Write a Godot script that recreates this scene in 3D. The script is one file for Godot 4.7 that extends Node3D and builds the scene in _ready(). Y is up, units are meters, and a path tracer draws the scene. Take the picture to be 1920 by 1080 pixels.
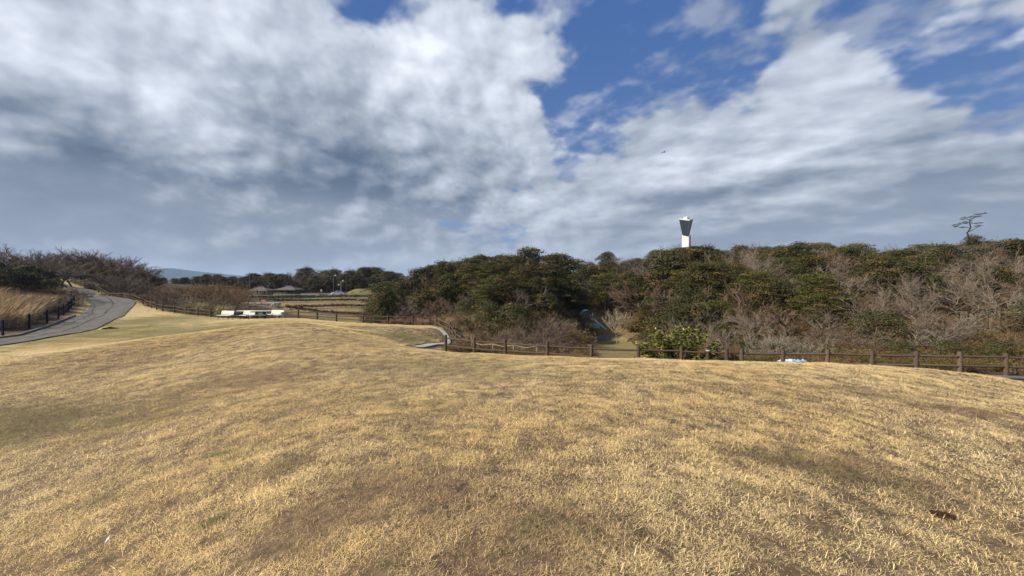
extends Node3D
# A dry winter lawn on a mound in a seaside park, log fences, a wooded hillside with an observation tower.
# Ground coordinates are (x, d): metres to the right of and in front of the viewpoint; z = -d.

const CAMERA_HEIGHT := 4.0
const TO_SUN := Vector3(-0.78, 0.55, 0.30)
var rng := RandomNumberGenerator.new()
var used_names := {}

# ------------------------------------------------------------------ mesh collecting
class MB:
	var v := PackedVector3Array()
	var n := PackedVector3Array()
	var c := PackedColorArray()
	var i := PackedInt32Array()

	func tri(a: Vector3, b: Vector3, d: Vector3, col: Color) -> void:
		var m := (d - a).cross(b - a).normalized()
		var k := v.size()
		v.append(a); v.append(b); v.append(d)
		n.append(m); n.append(m); n.append(m)
		c.append(col); c.append(col); c.append(col)
		i.append(k); i.append(k + 1); i.append(k + 2)

	func quad(a: Vector3, b: Vector3, d: Vector3, e: Vector3, col: Color) -> void:
		tri(a, b, d, col)
		tri(a, d, e, col)

	func leaf(p: Vector3, dir: Vector3, nrm: Vector3, l: float, w: float, col: Color) -> void:
		var s := dir.cross(nrm).normalized() * (w * 0.5)
		var m := s.cross(dir).normalized()
		var k := v.size()
		var mid := p + dir * (l * 0.45)
		v.append(p); v.append(mid - s); v.append(p + dir * l); v.append(mid + s)
		for q in 4:
			n.append(m); c.append(col)
		i.append(k); i.append(k + 1); i.append(k + 2)
		i.append(k); i.append(k + 2); i.append(k + 3)

	# tapered tube along points, with rounded shading
	func tube(pts: Array, radii: Array, sides: int, col: Color, capped := false) -> void:
		var start := v.size()
		var last := pts.size() - 1
		var t0: Vector3 = (pts[1] - pts[0]).normalized()
		var u := t0.cross(Vector3(0.31, 0.2, 0.93) if absf(t0.y) > 0.7 else Vector3.UP).normalized()
		for k in pts.size():
			var t: Vector3 = (pts[mini(k + 1, last)] - pts[maxi(k - 1, 0)]).normalized()
			u = (u - t * u.dot(t)).normalized()
			var w := t.cross(u)
			for s in sides:
				var a := TAU * s / sides
				var out := u * cos(a) + w * sin(a)
				v.append(pts[k] + out * radii[k])
				n.append(out); c.append(col)
		for k in last:
			for s in sides:
				var a := start + k * sides + s
				var b := start + k * sides + (s + 1) % sides
				i.append(a); i.append(a + sides); i.append(b)
				i.append(b); i.append(a + sides); i.append(b + sides)
		if capped:
			for e in [0, last]:
				var o := start + e * sides as int
				for s in range(1, sides - 1):
					if e == 0:
						tri(v[o], v[o + s], v[o + s + 1], col)
					else:
						tri(v[o], v[o + s + 1], v[o + s], col)

	func box(t: Transform3D, size: Vector3, col: Color, bevel := 0.0) -> void:
		var h := size * 0.5
		var b := minf(bevel, minf(h.x, minf(h.y, h.z)) * 0.6)
		if b <= 0.0:
			var q := []
			for z in [-1, 1]:
				for y in [-1, 1]:
					for x in [-1, 1]:
						q.append(t * Vector3(h.x * x, h.y * y, h.z * z))
			for f in [[0, 1, 3, 2], [5, 4, 6, 7], [4, 0, 2, 6], [1, 5, 7, 3], [2, 3, 7, 6], [4, 5, 1, 0]]:
				quad(q[f[0]], q[f[3]], q[f[2]], q[f[1]], col) if false else outward(q[f[0]], q[f[1]], q[f[2]], q[f[3]], t.origin, col)
			return
		# chamfered box: 6 faces, 12 edge strips, 8 corners
		for ax in 3:
			for sg in [-1.0, 1.0]:
				var p := []
				for st in [[-1, -1], [1, -1], [1, 1], [-1, 1]]:
					var r := Vector3.ZERO
					r[ax] = h[ax] * sg
					r[(ax + 1) % 3] = (h[(ax + 1) % 3] - b) * st[0]
					r[(ax + 2) % 3] = (h[(ax + 2) % 3] - b) * st[1]
					p.append(t * r)
				outward(p[0], p[1], p[2], p[3], t.origin, col)
			for sa in [-1.0, 1.0]:
				for sb in [-1.0, 1.0]:
					var p := []
					for st in [[0, -1], [0, 1], [1, 1], [1, -1]]:
						var r := Vector3.ZERO
						r[ax] = (h[ax] - b) * st[1]
						r[(ax + 1) % 3] = (h[(ax + 1) % 3] - (b if st[0] == 1 else 0.0)) * sa
						r[(ax + 2) % 3] = (h[(ax + 2) % 3] - (0.0 if st[0] == 1 else b)) * sb
						p.append(t * r)
					outward(p[0], p[1], p[2], p[3], t.origin, col)

	func outward(a: Vector3, b: Vector3, d: Vector3, e: Vector3, from: Vector3, col: Color) -> void:
		if (d - a).cross(b - a).dot((a + d) * 0.5 - from) < 0.0:
			quad(a, e, d, b, col)
		else:
			quad(a, b, d, e, col)

	func mesh() -> ArrayMesh:
		var arr := []
		arr.resize(Mesh.ARRAY_MAX)
		arr[Mesh.ARRAY_VERTEX] = v
		arr[Mesh.ARRAY_NORMAL] = n
		arr[Mesh.ARRAY_COLOR] = c
		arr[Mesh.ARRAY_INDEX] = i
		var m := ArrayMesh.new()
		m.add_surface_from_arrays(Mesh.PRIMITIVE_TRIANGLES, arr)
		return m


# ------------------------------------------------------------------ naming helpers
func numbered(called: String) -> String:
	if not used_names.has(called):
		used_names[called] = 0
		return called
	used_names[called] += 1
	return "%s_%03d" % [called, used_names[called]]

func tag(o: Node, label: String, category: String, group := "", kind := "") -> void:
	o.set_meta("label", label)
	o.set_meta("category", category)
	if group: o.set_meta("group", group)
	if kind: o.set_meta("kind", kind)

func thing(called: String, label: String, category: String, at := Vector3.ZERO, turn := 0.0, group := "") -> Node3D:
	var o := Node3D.new()
	o.name = numbered(called)
	add_child(o)
	o.position = at
	o.rotation.y = turn
	tag(o, label, category, group)
	return o

func part(called: String, mb, mat: Material, parent: Node) -> MeshInstance3D:
	var o := MeshInstance3D.new()
	o.name = called
	o.mesh = mb.mesh() if mb is MB else mb
	o.material_override = mat
	parent.add_child(o, true)
	return o

func solo(called: String, mb, mat: Material, label: String, category: String, group := "", kind := "") -> MeshInstance3D:
	var o := part(numbered(called), mb, mat, self)
	tag(o, label, category, group, kind)
	return o

func copy(proto: Node3D, called: String, at: Vector3, turn: float, scl: Vector3, label: String, category: String, group: String) -> Node3D:
	var o: Node3D = proto.duplicate()
	o.name = numbered(called)
	add_child(o)
	o.transform = Transform3D(Basis(Vector3.UP, turn).scaled_local(scl), at)
	tag(o, label, category, group)
	return o

# ------------------------------------------------------------------ the lie of the land: a thin plate spline through surveyed points x, d, height
const GROUND_POINTS := [
	0,0,2.48, 0,-5,2.3, -5,-5,1.7, 5,-5,2.2, -3,0,2, 3,0,2.3, -3.99,3,1.7, -7.99,6,1.32, -11.98,9,1.23, -17.31,13,1.08, -20.64,15.5,0.9, -2.29,2.5,2.09, 
	-4.58,5,1.77, -7.51,8.2,1.48, -11.9,13,1.26, -17.85,19.5,1.19, -15.07,20.5,1.47, -11.37,20.5,1.81, -1.17,2.1,2.39, -2.39,4.3,2.08, -3.88,7,1.84, 
	-6.1,11,1.83, -8.6,15.5,1.85, -5.95,16.5,1.44, -3.43,9.5,1.73, -2.38,13.2,1.6, 0,2,2.47, 0,3.9,2.26, 0,6.2,2.09, 0,8.5,1.97, 0,12,1.69, 3.6,10.8,1.81, 
	1.28,2.1,2.39, 2.44,4,2.21, 3.66,6,2.15, 5,8.2,2.04, 6.22,10.2,1.85, 8.49,10.2,1.82, 10.47,10.2,1.71, 12.71,10.3,1.47, 13.71,10.3,1.29, 3.13,2.4,2.16, 
	6,4.6,1.95, 9.78,7.5,1.69, 13.87,10,1.2, 2,15.5,0.75, 8,14,0.7, 14,13.3,0.6, 18,13,0.5, -2.5,17,0.6, -6,21,0.55, -10,26.5,0.6, -17,27,0.5, 
	-3.75,21.8,0, -0.34,20.2,0, 3.84,18.6,0, 7.88,17.8,0, 12.17,17.2,0, 15.87,16.9,0, 19.29,16.5,0, 22,15.5,0, 27,15,-0.1, 34,14,-0.3, 17.5,14.8,0.15, 
	-6,26,0.05, -8,33,0, -5,35,-0.1, -12,36,0, -17,38,0, -22,41,0, -28,41,0, -36,46,-0.15, -32,36,0, -26,31,0.1, -35.33,45,-0.18, -43.53,49.5,-0.02, 
	-51.64,55,0.26, -60.41,61,1.12, -63.96,63,1.29, -74.17,69,2.18, -83.43,75,2.69, -104.97,88,4.73, -33.95,25.5,-0.28, -34.33,30,-0.12, -38.45,36,-0.19, 
	-45.56,45,-0.12, -55.22,56,0.43, -72.02,67,1.49, -38.61,29,-0.38, -39.58,31.5,-0.33, -41.39,34.5,-0.12, -45.09,39.5,0.22, -54.92,50,0.67, -24,22.5,0, 
	-28,20,-0.2, -46,31,0.2, -52,37,0.9, -60,45,1.8, -70,55,3, -97,76,5.5, -60,30,0.5, -75,40,2.5, -100,60,5, -40,20,-0.4, -95,100,2, -90,122,-0.9, -66,100,-1.4, -62,88,-1.7, -55,76,-2.5, 
	-52,75,-0.6, -45,62,-1.2, -110,110,5, -30,55,-2, -18,50,-2, -10,45,-1.6, -45,82,-2.6, -35,72,-3, -20,70,-3, -40,92,-1.9, -25,92,-2, -50,108,-1.3, 
	-28,108,-1.3, -70,125,-0.9, -45,125,-0.9, -20,125,-1, -70,150,0, -40,150,0.3, -10,150,1, -70,190,2, -20,190,3, -150,190,2, -150,100,4, -2,29,-1.3, 
	0,24,-0.8, 3,34,-1, -8,48,0.3, 0,55,2.6, 6,58,2.8, -14,58,1, -10,75,2.5, 5,80,3.5, 3.5,48,1, 8.3,47,-2.5, 8.3,53,-1.8, -20,85,-0.8, -8,100,1.5, 5,24,-1.2, 9,30,-2.2, 12,43,-3, 
	9.5,43,-3, 13.5,52,-2.4, 14.5,62,-1.6, 11,62,-1.6, 16,70,-0.2, 16,80,2, 12,21,-0.6, 18,21,-0.3, 25,20,-0.2, 16,30,-1.8, 24,28,0.2, 34,26,0.8, 
	18,42,-1.4, 26,45,2, 40,42,3, 55,40,3.5, 24,62,2.8, 36,62,4.6, 56,60,5.2, 80,55,5.2, 26,90,5.5, 45,90,6.6, 75,85,6.8, 110,80,6, 40,130,6.5, 
	80,130,6.5, 110,30,2, 60,15,-0.5, 20,110,4.5, 100,190,6, 140,120,6]
const GS := 30.0
var gp := PackedVector2Array()
var gw := PackedFloat64Array()
var bumps := FastNoiseLite.new()

func solve_ground() -> void:
	var n := GROUND_POINTS.size() / 3
	var hs := PackedFloat64Array()
	for k in n:
		gp.append(Vector2(GROUND_POINTS[k * 3], GROUND_POINTS[k * 3 + 1]) / GS)
		hs.append(GROUND_POINTS[k * 3 + 2])
	var m := n + 3
	var rows := []
	for a in n:
		var r := PackedFloat64Array()
		r.resize(m + 1)
		for b in n:
			var q := gp[a].distance_squared_to(gp[b])
			r[b] = 0.5 * q * log(maxf(q, 1e-12)) if a != b else 0.0003
		r[n] = 1.0; r[n + 1] = gp[a].x; r[n + 2] = gp[a].y; r[m] = hs[a]
		rows.append(r)
	for e in 3:
		var r := PackedFloat64Array()
		r.resize(m + 1)
		for b in n:
			r[b] = [1.0, gp[b].x, gp[b].y][e]
		rows.append(r)
	for k in m:
		var best := k
		for a in range(k + 1, m):
			if absf(rows[a][k]) > absf(rows[best][k]): best = a
		var sw = rows[k]; rows[k] = rows[best]; rows[best] = sw
		var piv: PackedFloat64Array = rows[k]
		for a in range(k + 1, m):
			var r: PackedFloat64Array = rows[a]
			var f := r[k] / piv[k]
			if f != 0.0:
				for b in range(k, m + 1):
					r[b] -= f * piv[b]
				rows[a] = r
	gw.resize(m)
	for k in range(m - 1, -1, -1):
		var r: PackedFloat64Array = rows[k]
		var s := r[m]
		for b in range(k + 1, m):
			s -= r[b] * gw[b]
		gw[k] = s / r[k]

const GRID := Rect2(-72.0, -5.0, 110.0, 76.0)
var grid := PackedFloat32Array()

func survey() -> void:
	var w := int(GRID.size.x * 2.0) + 1
	var g := PackedFloat32Array()
	for b in int(GRID.size.y * 2.0) + 1:
		for a in w:
			g.append(plate(GRID.position.x + a * 0.5, GRID.position.y + b * 0.5))
	grid = g

func ground(x: float, d: float) -> float:
	var u := (x - GRID.position.x) * 2.0
	var q := (d - GRID.position.y) * 2.0
	var h := 0.0
	if u < 0.0 or q < 0.0 or u >= GRID.size.x * 2.0 or q >= GRID.size.y * 2.0:
		h = plate(x, d)
	else:
		var w := int(GRID.size.x * 2.0) + 1
		var o := int(q) * w + int(u)
		h = lerpf(lerpf(grid[o], grid[o + 1], u - int(u)), lerpf(grid[o + w], grid[o + w + 1], u - int(u)), q - int(q))
	return h + bumps.get_noise_2d(x, d) * 0.05

func plate(x: float, d: float) -> float:
	var p := Vector2(clampf(x, -150.0, 150.0), clampf(d, -8.0, 190.0)) / GS
	var n := gp.size()
	var s := gw[n] + gw[n + 1] * p.x + gw[n + 2] * p.y
	for k in n:
		var q := p.distance_squared_to(gp[k])
		if q > 1e-9:
			s += 0.5 * q * log(q) * gw[k]
	return s

func on_ground(x: float, d: float, up := 0.0) -> Vector3:
	return Vector3(x, ground(x, d) + up, -d)

func slope_at(x: float, d: float) -> Vector3:
	var e := 0.4
	return Vector3(ground(x - e, d) - ground(x + e, d), 2.0 * e, ground(x, d + e) - ground(x, d - e)).normalized()

# plan outlines (x, d)
const NEAR_FENCE := [[-3.75, 21.8], [-2.07, 21.0], [-0.34, 20.2], [1.78, 19.4], [3.84, 18.6], [5.94, 18.0], [7.92, 17.9]]
const BROKEN_FENCE := [[7.92, 17.9], [9.0, 17.6], [9.75, 17.4]]
const RIGHT_FENCE := [[10.45, 17.4], [12.17, 17.2], [13.98, 17.0], [15.87, 16.9], [17.58, 16.7], [19.29, 16.5], [21.15, 16.4], [23.1, 16.3], [25.0, 16.1]]
const CORNER_FENCE := [[-6.89, 35.0], [-5.15, 32.0], [-4.65, 30.5], [-4.17, 28.8], [-3.56, 27.3], [-2.9, 25.5]]
const LAWN_FENCE := [[-6.89, 35.0], [-9.16, 35.5], [-11.63, 36.0], [-14.37, 37.0], [-17.62, 38.5], [-20.3, 40.0], [-23.1, 41.5], [-25.5, 42.5], [-28.0, 43.3], [-30.4, 43.9], [-32.9, 44.5], [-35.3, 45.0]]
const HILL_FENCE := [[-35.3, 45.0], [-38.0, 46.5], [-40.7, 48.0], [-43.5, 49.5], [-46.8, 51.5], [-49.0, 53.0], [-51.6, 55.0], [-54.1, 57.0], [-56.0, 58.5], [-60.4, 61.0], [-64.0, 63.0], [-69.1, 66.0], [-74.2, 69.0], [-77.2, 71.0], [-80.2, 73.0], [-83.4, 75.0], [-86.5, 77.0], [-89.6, 79.0], [-92.7, 81.0], [-99.0, 84.5], [-105.0, 88.0]]
const PATH_OUTER := [[-33.0, 18.0], [-33.95, 25.5], [-34.2, 28.0], [-34.9, 31.0], [-38.4, 36.0], [-45.6, 45.0], [-55.2, 56.0], [-59.5, 60.5], [-65.6, 63.6], [-72.0, 67.0], [-80.0, 70.5]]
const PATH_INNER := [[-38.0, 18.0], [-38.6, 29.0], [-39.6, 31.5], [-41.4, 34.5], [-43.0, 36.8], [-45.1, 39.5], [-54.9, 50.0], [-60.5, 54.5], [-66.5, 58.5], [-73.0, 62.0], [-81.0, 66.0]]
const CONCRETE_WALK := [[-5.3, 20.6], [-5.2, 22.0], [-5.1, 24.0], [-4.85, 26.0], [-4.75, 28.0], [-5.1, 30.3], [-5.9, 32.4], [-7.2, 33.8]]
const CLEARING := [[3.0, 21.5], [6.5, 27.0], [7.5, 36.0], [8.6, 45.0], [9.8, 56.0], [11.0, 67.0], [17.0, 67.0], [16.4, 54.0], [15.2, 45.0], [12.6, 35.0], [10.3, 27.0], [9.0, 21.5]]
var lawn := PackedVector2Array()
var path_area := PackedVector2Array()
var clearing := PackedVector2Array()

func outlines() -> void:
	lawn.append_array([Vector2(60, -20), Vector2(60, 13.5), Vector2(34, 14.8)])
	for run in [RIGHT_FENCE, BROKEN_FENCE, NEAR_FENCE]:
		for k in range(run.size() - 1, -1, -1):
			lawn.append(Vector2(run[k][0], run[k][1]))
	for k in range(CORNER_FENCE.size() - 1, -1, -1):
		lawn.append(Vector2(CORNER_FENCE[k][0], CORNER_FENCE[k][1]))
	for run in [LAWN_FENCE, HILL_FENCE]:
		for q in run:
			lawn.append(Vector2(q[0], q[1] + 0.3))
	lawn.append_array([Vector2(-110, 80), Vector2(-81, 65), Vector2(-54.9, 49.5), Vector2(-45.1, 39), Vector2(-41.4, 34), Vector2(-38.9, 28), Vector2(-39, -20)])
	for q in PATH_OUTER:
		path_area.append(Vector2(q[0], q[1]))
	for k in range(PATH_INNER.size() - 1, -1, -1):
		path_area.append(Vector2(PATH_INNER[k][0], PATH_INNER[k][1]))
	for q in CLEARING:
		clearing.append(Vector2(q[0], q[1]))

func inside(poly: PackedVector2Array, x: float, d: float) -> bool:
	return Geometry2D.is_point_in_polygon(Vector2(x, d), poly)

# ------------------------------------------------------------------ colours of the turf
var n_broad := FastNoiseLite.new()
var n_mid := FastNoiseLite.new()
var n_fine := FastNoiseLite.new()
var n_spot := FastNoiseLite.new()
# worn or weedy places: x, d, half width, half depth, amount, kind (0 dead brown, 1 green)
const TURF_PATCHES := [
	[-8.9, 7.2, 2.6, 1.5, 0.9, 1], [-10.5, 7.6, 2.5, 1.2, 0.8, 1], [-6.3, 9.4, 1.6, 1.0, 0.5, 0], [-0.45, 2.95, 0.7, 0.5, 0.75, 0], [0.15, 2.5, 0.5, 0.3, 0.6, 0],
	[-1.2, 3.3, 0.5, 0.5, 0.7, 0], [-1.3, 2.75, 0.5, 0.4, 0.7, 0], [-0.3, 2.1, 0.8, 0.25, 0.6, 0], [3.1, 3.75, 0.75, 0.28, 0.85, 0], [2.7, 3.85, 0.5, 0.25, 0.7, 1], [3.3, 3.55, 0.45, 0.15, 0.8, 1],
	[3.9, 3.5, 0.6, 0.25, 0.6, 0], [7.2, 6.2, 0.9, 0.45, 0.85, 0], [7.6, 5.5, 0.9, 0.4, 0.8, 0], [6.6, 6.9, 1.1, 0.45, 0.6, 0], [4.0, 6.6, 1.4, 0.5, 0.35, 0],
	[-1.5, 9.6, 1.8, 1.5, 0.55, 1], [0.0, 8.3, 1.2, 0.6, 0.5, 1], [-2.8, 9.9, 1.5, 1.2, 0.5, 1], [-2.4, 6.6, 0.6, 0.4, 0.45, 1], [3.44, 3.06, 0.12, 0.06, 1.0, 0],
	[-7.4, 26.0, 3.2, 4.0, 1.0, 1], [-25.0, 30.0, 11.0, 5.0, 0.85, 1], [-33.0, 32.0, 4.0, 9.0, 0.9, 1], [-38.0, 40.0, 5.0, 8.0, 0.8, 1], [-4.5, 24.0, 1.6, 3.5, 0.8, 1],
	[-30.0, 40.0, 9.0, 1.6, 0.5, 1], [20.0, 15.6, 3.0, 0.8, 0.9, 1],
	[-2.2, 3.9, 0.16, 0.07, 1.2, 1], [-2.4, 3.05, 0.15, 0.07, 1.2, 1], [-3.1, 2.85, 0.16, 0.08, 1.2, 1], [-1.5, 2.4, 0.1, 0.06, 1.0, 1], [0.38, 2.75, 0.1, 0.06, 1.2, 1], [1.9, 3.2, 0.12, 0.06, 1.0, 1], [-4.2, 3.9, 0.2, 0.09, 1.1, 1],
	[-3.6, 4.6, 0.2, 0.1, 1.0, 1], [2.9, 3.0, 0.13, 0.07, 1.0, 1], [2.2, 2.6, 0.1, 0.05, 1.0, 1], [-0.7, 2.1, 0.1, 0.06, 1.0, 1], [0.6, 5.4, 0.25, 0.12, 0.9, 1], [-1.2, 6.0, 0.25, 0.12, 0.9, 1], [4.1, 5.8, 0.3, 0.12, 0.8, 1]]

func turf(x: float, d: float) -> Color:
	var a := n_broad.get_noise_2d(x, d)
	var b := n_mid.get_noise_2d(x, d)
	var f := n_fine.get_noise_2d(x, d)
	var col := Color(0.75, 0.565, 0.265).lerp(Color(0.83, 0.68, 0.375), clampf(0.5 + a * 0.9 + b * 0.4, 0, 1))
	var dead := clampf(b * 0.4 + f * 1.5 - 0.50, 0, 0.6)
	var green := clampf(n_mid.get_noise_2d(x + 71.0, d - 33.0) * 1.7 + n_fine.get_noise_2d(x - 9.0, d + 5.0) * 0.9 - 0.62, 0, 0.7)
	for p in TURF_PATCHES:
		var q := Vector2((x - p[0]) / p[2], (d - p[1]) / p[3]).length()
		if q < 1.6:
			var w: float = p[4] * smoothstep(1.5, 0.2, q + f * 0.9 + b * 0.5)
			if p[5] == 0: dead = maxf(dead, w)
			else: green = maxf(green, w)
	col = col.lerp(Color(0.27, 0.18, 0.115), dead)
	return col.lerp(Color(0.17, 0.18, 0.065), green * 0.9)

func land_colour(x: float, d: float) -> Color:
	var b := n_mid.get_noise_2d(x, d) * 0.5 + n_fine.get_noise_2d(x, d) * 0.5
	if inside(lawn, x, d):
		var c := turf(x, d)
		if Vector2(x, d).length() < 34.0:
			return Color(0.21, 0.152, 0.094).lerp(Color(0.12, 0.085, 0.06), clampf(0.3 + b * 0.8 + (0.5 - c.g) * 1.2, 0, 1))
		return c * 0.85
	if inside(clearing, x, d):
		var red := smoothstep(1.1, 0.4, absf(x - (14.4 + (d - 45.0) * 0.03)) + b * 0.8) * smoothstep(36.0, 42.0, d)
		return Color(0.25, 0.22, 0.09).lerp(Color(0.36, 0.29, 0.14), clampf(0.5 + b * 1.4, 0, 1)).lerp(Color(0.24, 0.14, 0.085), red * 0.7)
	if d > 72.0 and d < 125.0 and x < -18.0 and x > -62.0:
		return Color(0.25, 0.22, 0.10).lerp(Color(0.36, 0.27, 0.14), clampf(0.5 + b * 1.5 + n_broad.get_noise_2d(x, d), 0, 1))
	if d >= 125.0 and d < 142.0 and x < -5.0 and x > -80.0:
		return Color(0.16, 0.155, 0.15)
	return Color(0.085, 0.06, 0.04).lerp(Color(0.17, 0.125, 0.075), clampf(0.5 + b * 1.4, 0, 1))

# ------------------------------------------------------------------ materials
var M := {}

func mottle(sd: int, freq: float, lo: float, hi: float) -> NoiseTexture2D:
	var f := FastNoiseLite.new()
	f.seed = sd
	f.frequency = freq
	f.fractal_octaves = 5
	var t := NoiseTexture2D.new()
	t.width = 512; t.height = 512
	t.seamless = true
	t.noise = f
	var g := Gradient.new()
	g.set_color(0, Color(lo, lo, lo)); g.set_color(1, Color(hi, hi, hi))
	t.color_ramp = g
	return t

func mat(col := Color(1, 1, 1), rough := 0.9, tex: Texture2D = null, tscale := 1.0) -> StandardMaterial3D:
	var m := StandardMaterial3D.new()
	m.vertex_color_use_as_albedo = true
	m.albedo_color = col.linear_to_srgb()
	m.roughness = rough
	m.metallic_specular = 0.3
	if tex:
		m.albedo_texture = tex
		m.uv1_triplanar = true
		m.uv1_world_triplanar = true
		m.uv1_scale = Vector3.ONE * tscale
	return m

func materials() -> void:
	var soft := mottle(3, 0.02, 0.62, 1.0)
	var grain := mottle(5, 0.05, 0.5, 1.0)
	M.land = mat(Color(1, 1, 1), 1.0, grain, 0.35)
	M.grass = mat(Color(1, 1, 1), 0.8)
	M.grass.backlight = Color(0.45, 0.4, 0.28)
	M.leaf = mat(Color(1, 1, 1), 0.62)
	M.leaf.backlight = Color(0.14, 0.16, 0.06)
	M.bark = mat(Color(1, 1, 1), 0.95, soft, 1.3)
	M.twig = mat(Color(1, 1, 1), 0.95)
	M.log = mat(Color(1, 1, 1), 0.85, grain, 2.6)
	M.asphalt = mat(Color(1, 1, 1), 0.9, grain, 0.8)
	M.concrete = mat(Color(1, 1, 1), 0.9, soft, 0.9)
	M.paint = mat(Color(1, 1, 1), 0.5, mottle(4, 0.02, 0.86, 1.0), 0.7)
	M.metal = mat(Color(1, 1, 1), 0.45)
	M.metal.metallic = 0.4
	M.glass = mat(Color(1, 1, 1), 0.12)
	M.glass.metallic_specular = 0.6
	M.tarp = mat(Color(1, 1, 1), 0.35)
	M.hill = mat(Color(1, 1, 1), 1.0, soft, 0.004)

# ------------------------------------------------------------------ sky: scattered cumulus under a grey sheet, all round
# how much cloud, and how bright its underside, by azimuth (-56 to 56 step 7) and elevation (0 to 48 step 4)
const CLOUD_COVER := [
	[1, 1, 1, 1, 1, 1, 1, 1, 1, 1, 1, 1, 1, 1, 1, 1, 1],
	[1, 1, 1, 0.99, 0.95, 0.94, 0.92, 0.86, 0.74, 0.86, 0.92, 0.97, 1, 1, 1, 1, 1],
	[1, 1, 1, 0.97, 0.92, 0.9, 0.85, 0.76, 0.62, 0.79, 0.9, 0.97, 1, 1, 1, 1, 1],
	[1, 1, 1, 1, 1, 0.99, 0.97, 0.93, 0.86, 0.91, 0.96, 1, 1, 1, 1, 1, 1],
	[0.98, 1, 1, 1, 1, 1, 1, 0.98, 0.92, 0.72, 0.79, 0.97, 0.98, 0.93, 0.96, 0.66, 0.65],
	[0.95, 0.88, 1, 1, 1, 1, 1, 0.98, 0.93, 0.5, 0.6, 0.84, 0.72, 0.84, 0.7, 0.12, 0.36],
	[0.92, 0.85, 0.99, 1, 1, 1, 1, 0.99, 0.95, 0.48, 0.34, 0.27, 0.5, 0.87, 0.58, 0.5, 0.69],
	[0.85, 0.88, 0.92, 1, 0.98, 0.96, 0.96, 0.96, 0.95, 0.53, 0.29, 0.27, 0.42, 0.74, 0.51, 0.73, 0.67],
	[0.77, 0.82, 0.86, 0.93, 0.92, 0.76, 0.86, 0.93, 0.88, 0.55, 0.29, 0.14, 0.34, 0.83, 0.55, 0.7, 0.66],
	[0.68, 0.76, 0.8, 0.87, 0.87, 0.59, 0.7, 0.83, 0.52, 0.54, 0.36, 0.21, 0.4, 0.79, 0.56, 0.68, 0.63],
	[0.62, 0.68, 0.74, 0.81, 0.82, 0.6, 0.69, 0.8, 0.52, 0.55, 0.4, 0.29, 0.45, 0.75, 0.58, 0.65, 0.62],
	[0.62, 0.62, 0.67, 0.73, 0.76, 0.6, 0.67, 0.76, 0.54, 0.57, 0.45, 0.37, 0.5, 0.7, 0.6, 0.62, 0.62],
	[0.62, 0.62, 0.62, 0.65, 0.69, 0.61, 0.65, 0.71, 0.57, 0.58, 0.51, 0.47, 0.56, 0.64, 0.62, 0.62, 0.62]]
const CLOUD_LIGHT := [
	[0.6, 0.65, 0.6, 0.6, 0.6, 0.6, 0.6, 0.6, 0.6, 0.6, 0.55, 0.48, 0.44, 0.4, 0.4, 0.4, 0.4],
	[0.23, 0.46, 0.41, 0.34, 0.36, 0.43, 0.53, 0.6, 0.6, 0.64, 0.58, 0.48, 0.4, 0.33, 0.32, 0.32, 0.36],
	[0.12, 0.09, 0.33, 0.42, 0.46, 0.53, 0.55, 0.57, 0.6, 0.67, 0.67, 0.61, 0.5, 0.45, 0.43, 0.45, 0.53],
	[0.39, 0.19, 0.3, 0.37, 0.24, 0.25, 0.32, 0.44, 0.68, 0.75, 0.76, 0.71, 0.65, 0.6, 0.61, 0.66, 0.7],
	[0.77, 0.57, 0.64, 0.51, 0.35, 0.35, 0.39, 0.49, 0.73, 0.76, 0.79, 0.82, 0.79, 0.78, 0.77, 0.73, 0.71],
	[0.93, 0.8, 0.79, 0.59, 0.47, 0.52, 0.58, 0.65, 0.78, 0.76, 0.78, 0.8, 0.8, 0.85, 0.8, 0.66, 0.65],
	[0.93, 0.9, 0.83, 0.69, 0.69, 0.77, 0.81, 0.83, 0.86, 0.76, 0.7, 0.69, 0.77, 0.84, 0.72, 0.66, 0.71],
	[0.9, 0.9, 0.91, 0.86, 0.85, 0.88, 0.91, 0.92, 0.9, 0.75, 0.68, 0.68, 0.73, 0.78, 0.66, 0.7, 0.73],
	[0.86, 0.88, 0.89, 0.91, 0.91, 0.88, 0.92, 0.94, 0.9, 0.72, 0.63, 0.61, 0.64, 0.74, 0.68, 0.72, 0.74],
	[0.81, 0.84, 0.86, 0.89, 0.9, 0.87, 0.9, 0.88, 0.71, 0.7, 0.65, 0.61, 0.65, 0.75, 0.7, 0.74, 0.77],
	[0.78, 0.81, 0.83, 0.86, 0.88, 0.85, 0.88, 0.87, 0.71, 0.71, 0.67, 0.64, 0.68, 0.76, 0.73, 0.76, 0.78],
	[0.78, 0.78, 0.8, 0.83, 0.85, 0.83, 0.85, 0.85, 0.73, 0.73, 0.7, 0.68, 0.71, 0.77, 0.76, 0.78, 0.78],
	[0.78, 0.78, 0.78, 0.79, 0.81, 0.81, 0.83, 0.83, 0.74, 0.74, 0.73, 0.72, 0.74, 0.78, 0.78, 0.78, 0.78]]
const SKY_W := 3072
var sky_rows := []
var cl_a := FastNoiseLite.new()
var cl_b := FastNoiseLite.new()
var cl_r := FastNoiseLite.new()
var cl_w := FastNoiseLite.new()

func spread(t: Array, u: float, w: float) -> float:
	var a := clampi(int(u), 0, 15)
	var e := clampi(int(w), 0, 11)
	var fu := smoothstep(0.0, 1.0, u - a)
	var fw := smoothstep(0.0, 1.0, w - e)
	return lerpf(lerpf(t[e][a], t[e][a + 1], fu), lerpf(t[e + 1][a], t[e + 1][a + 1], fu), fw)

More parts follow.
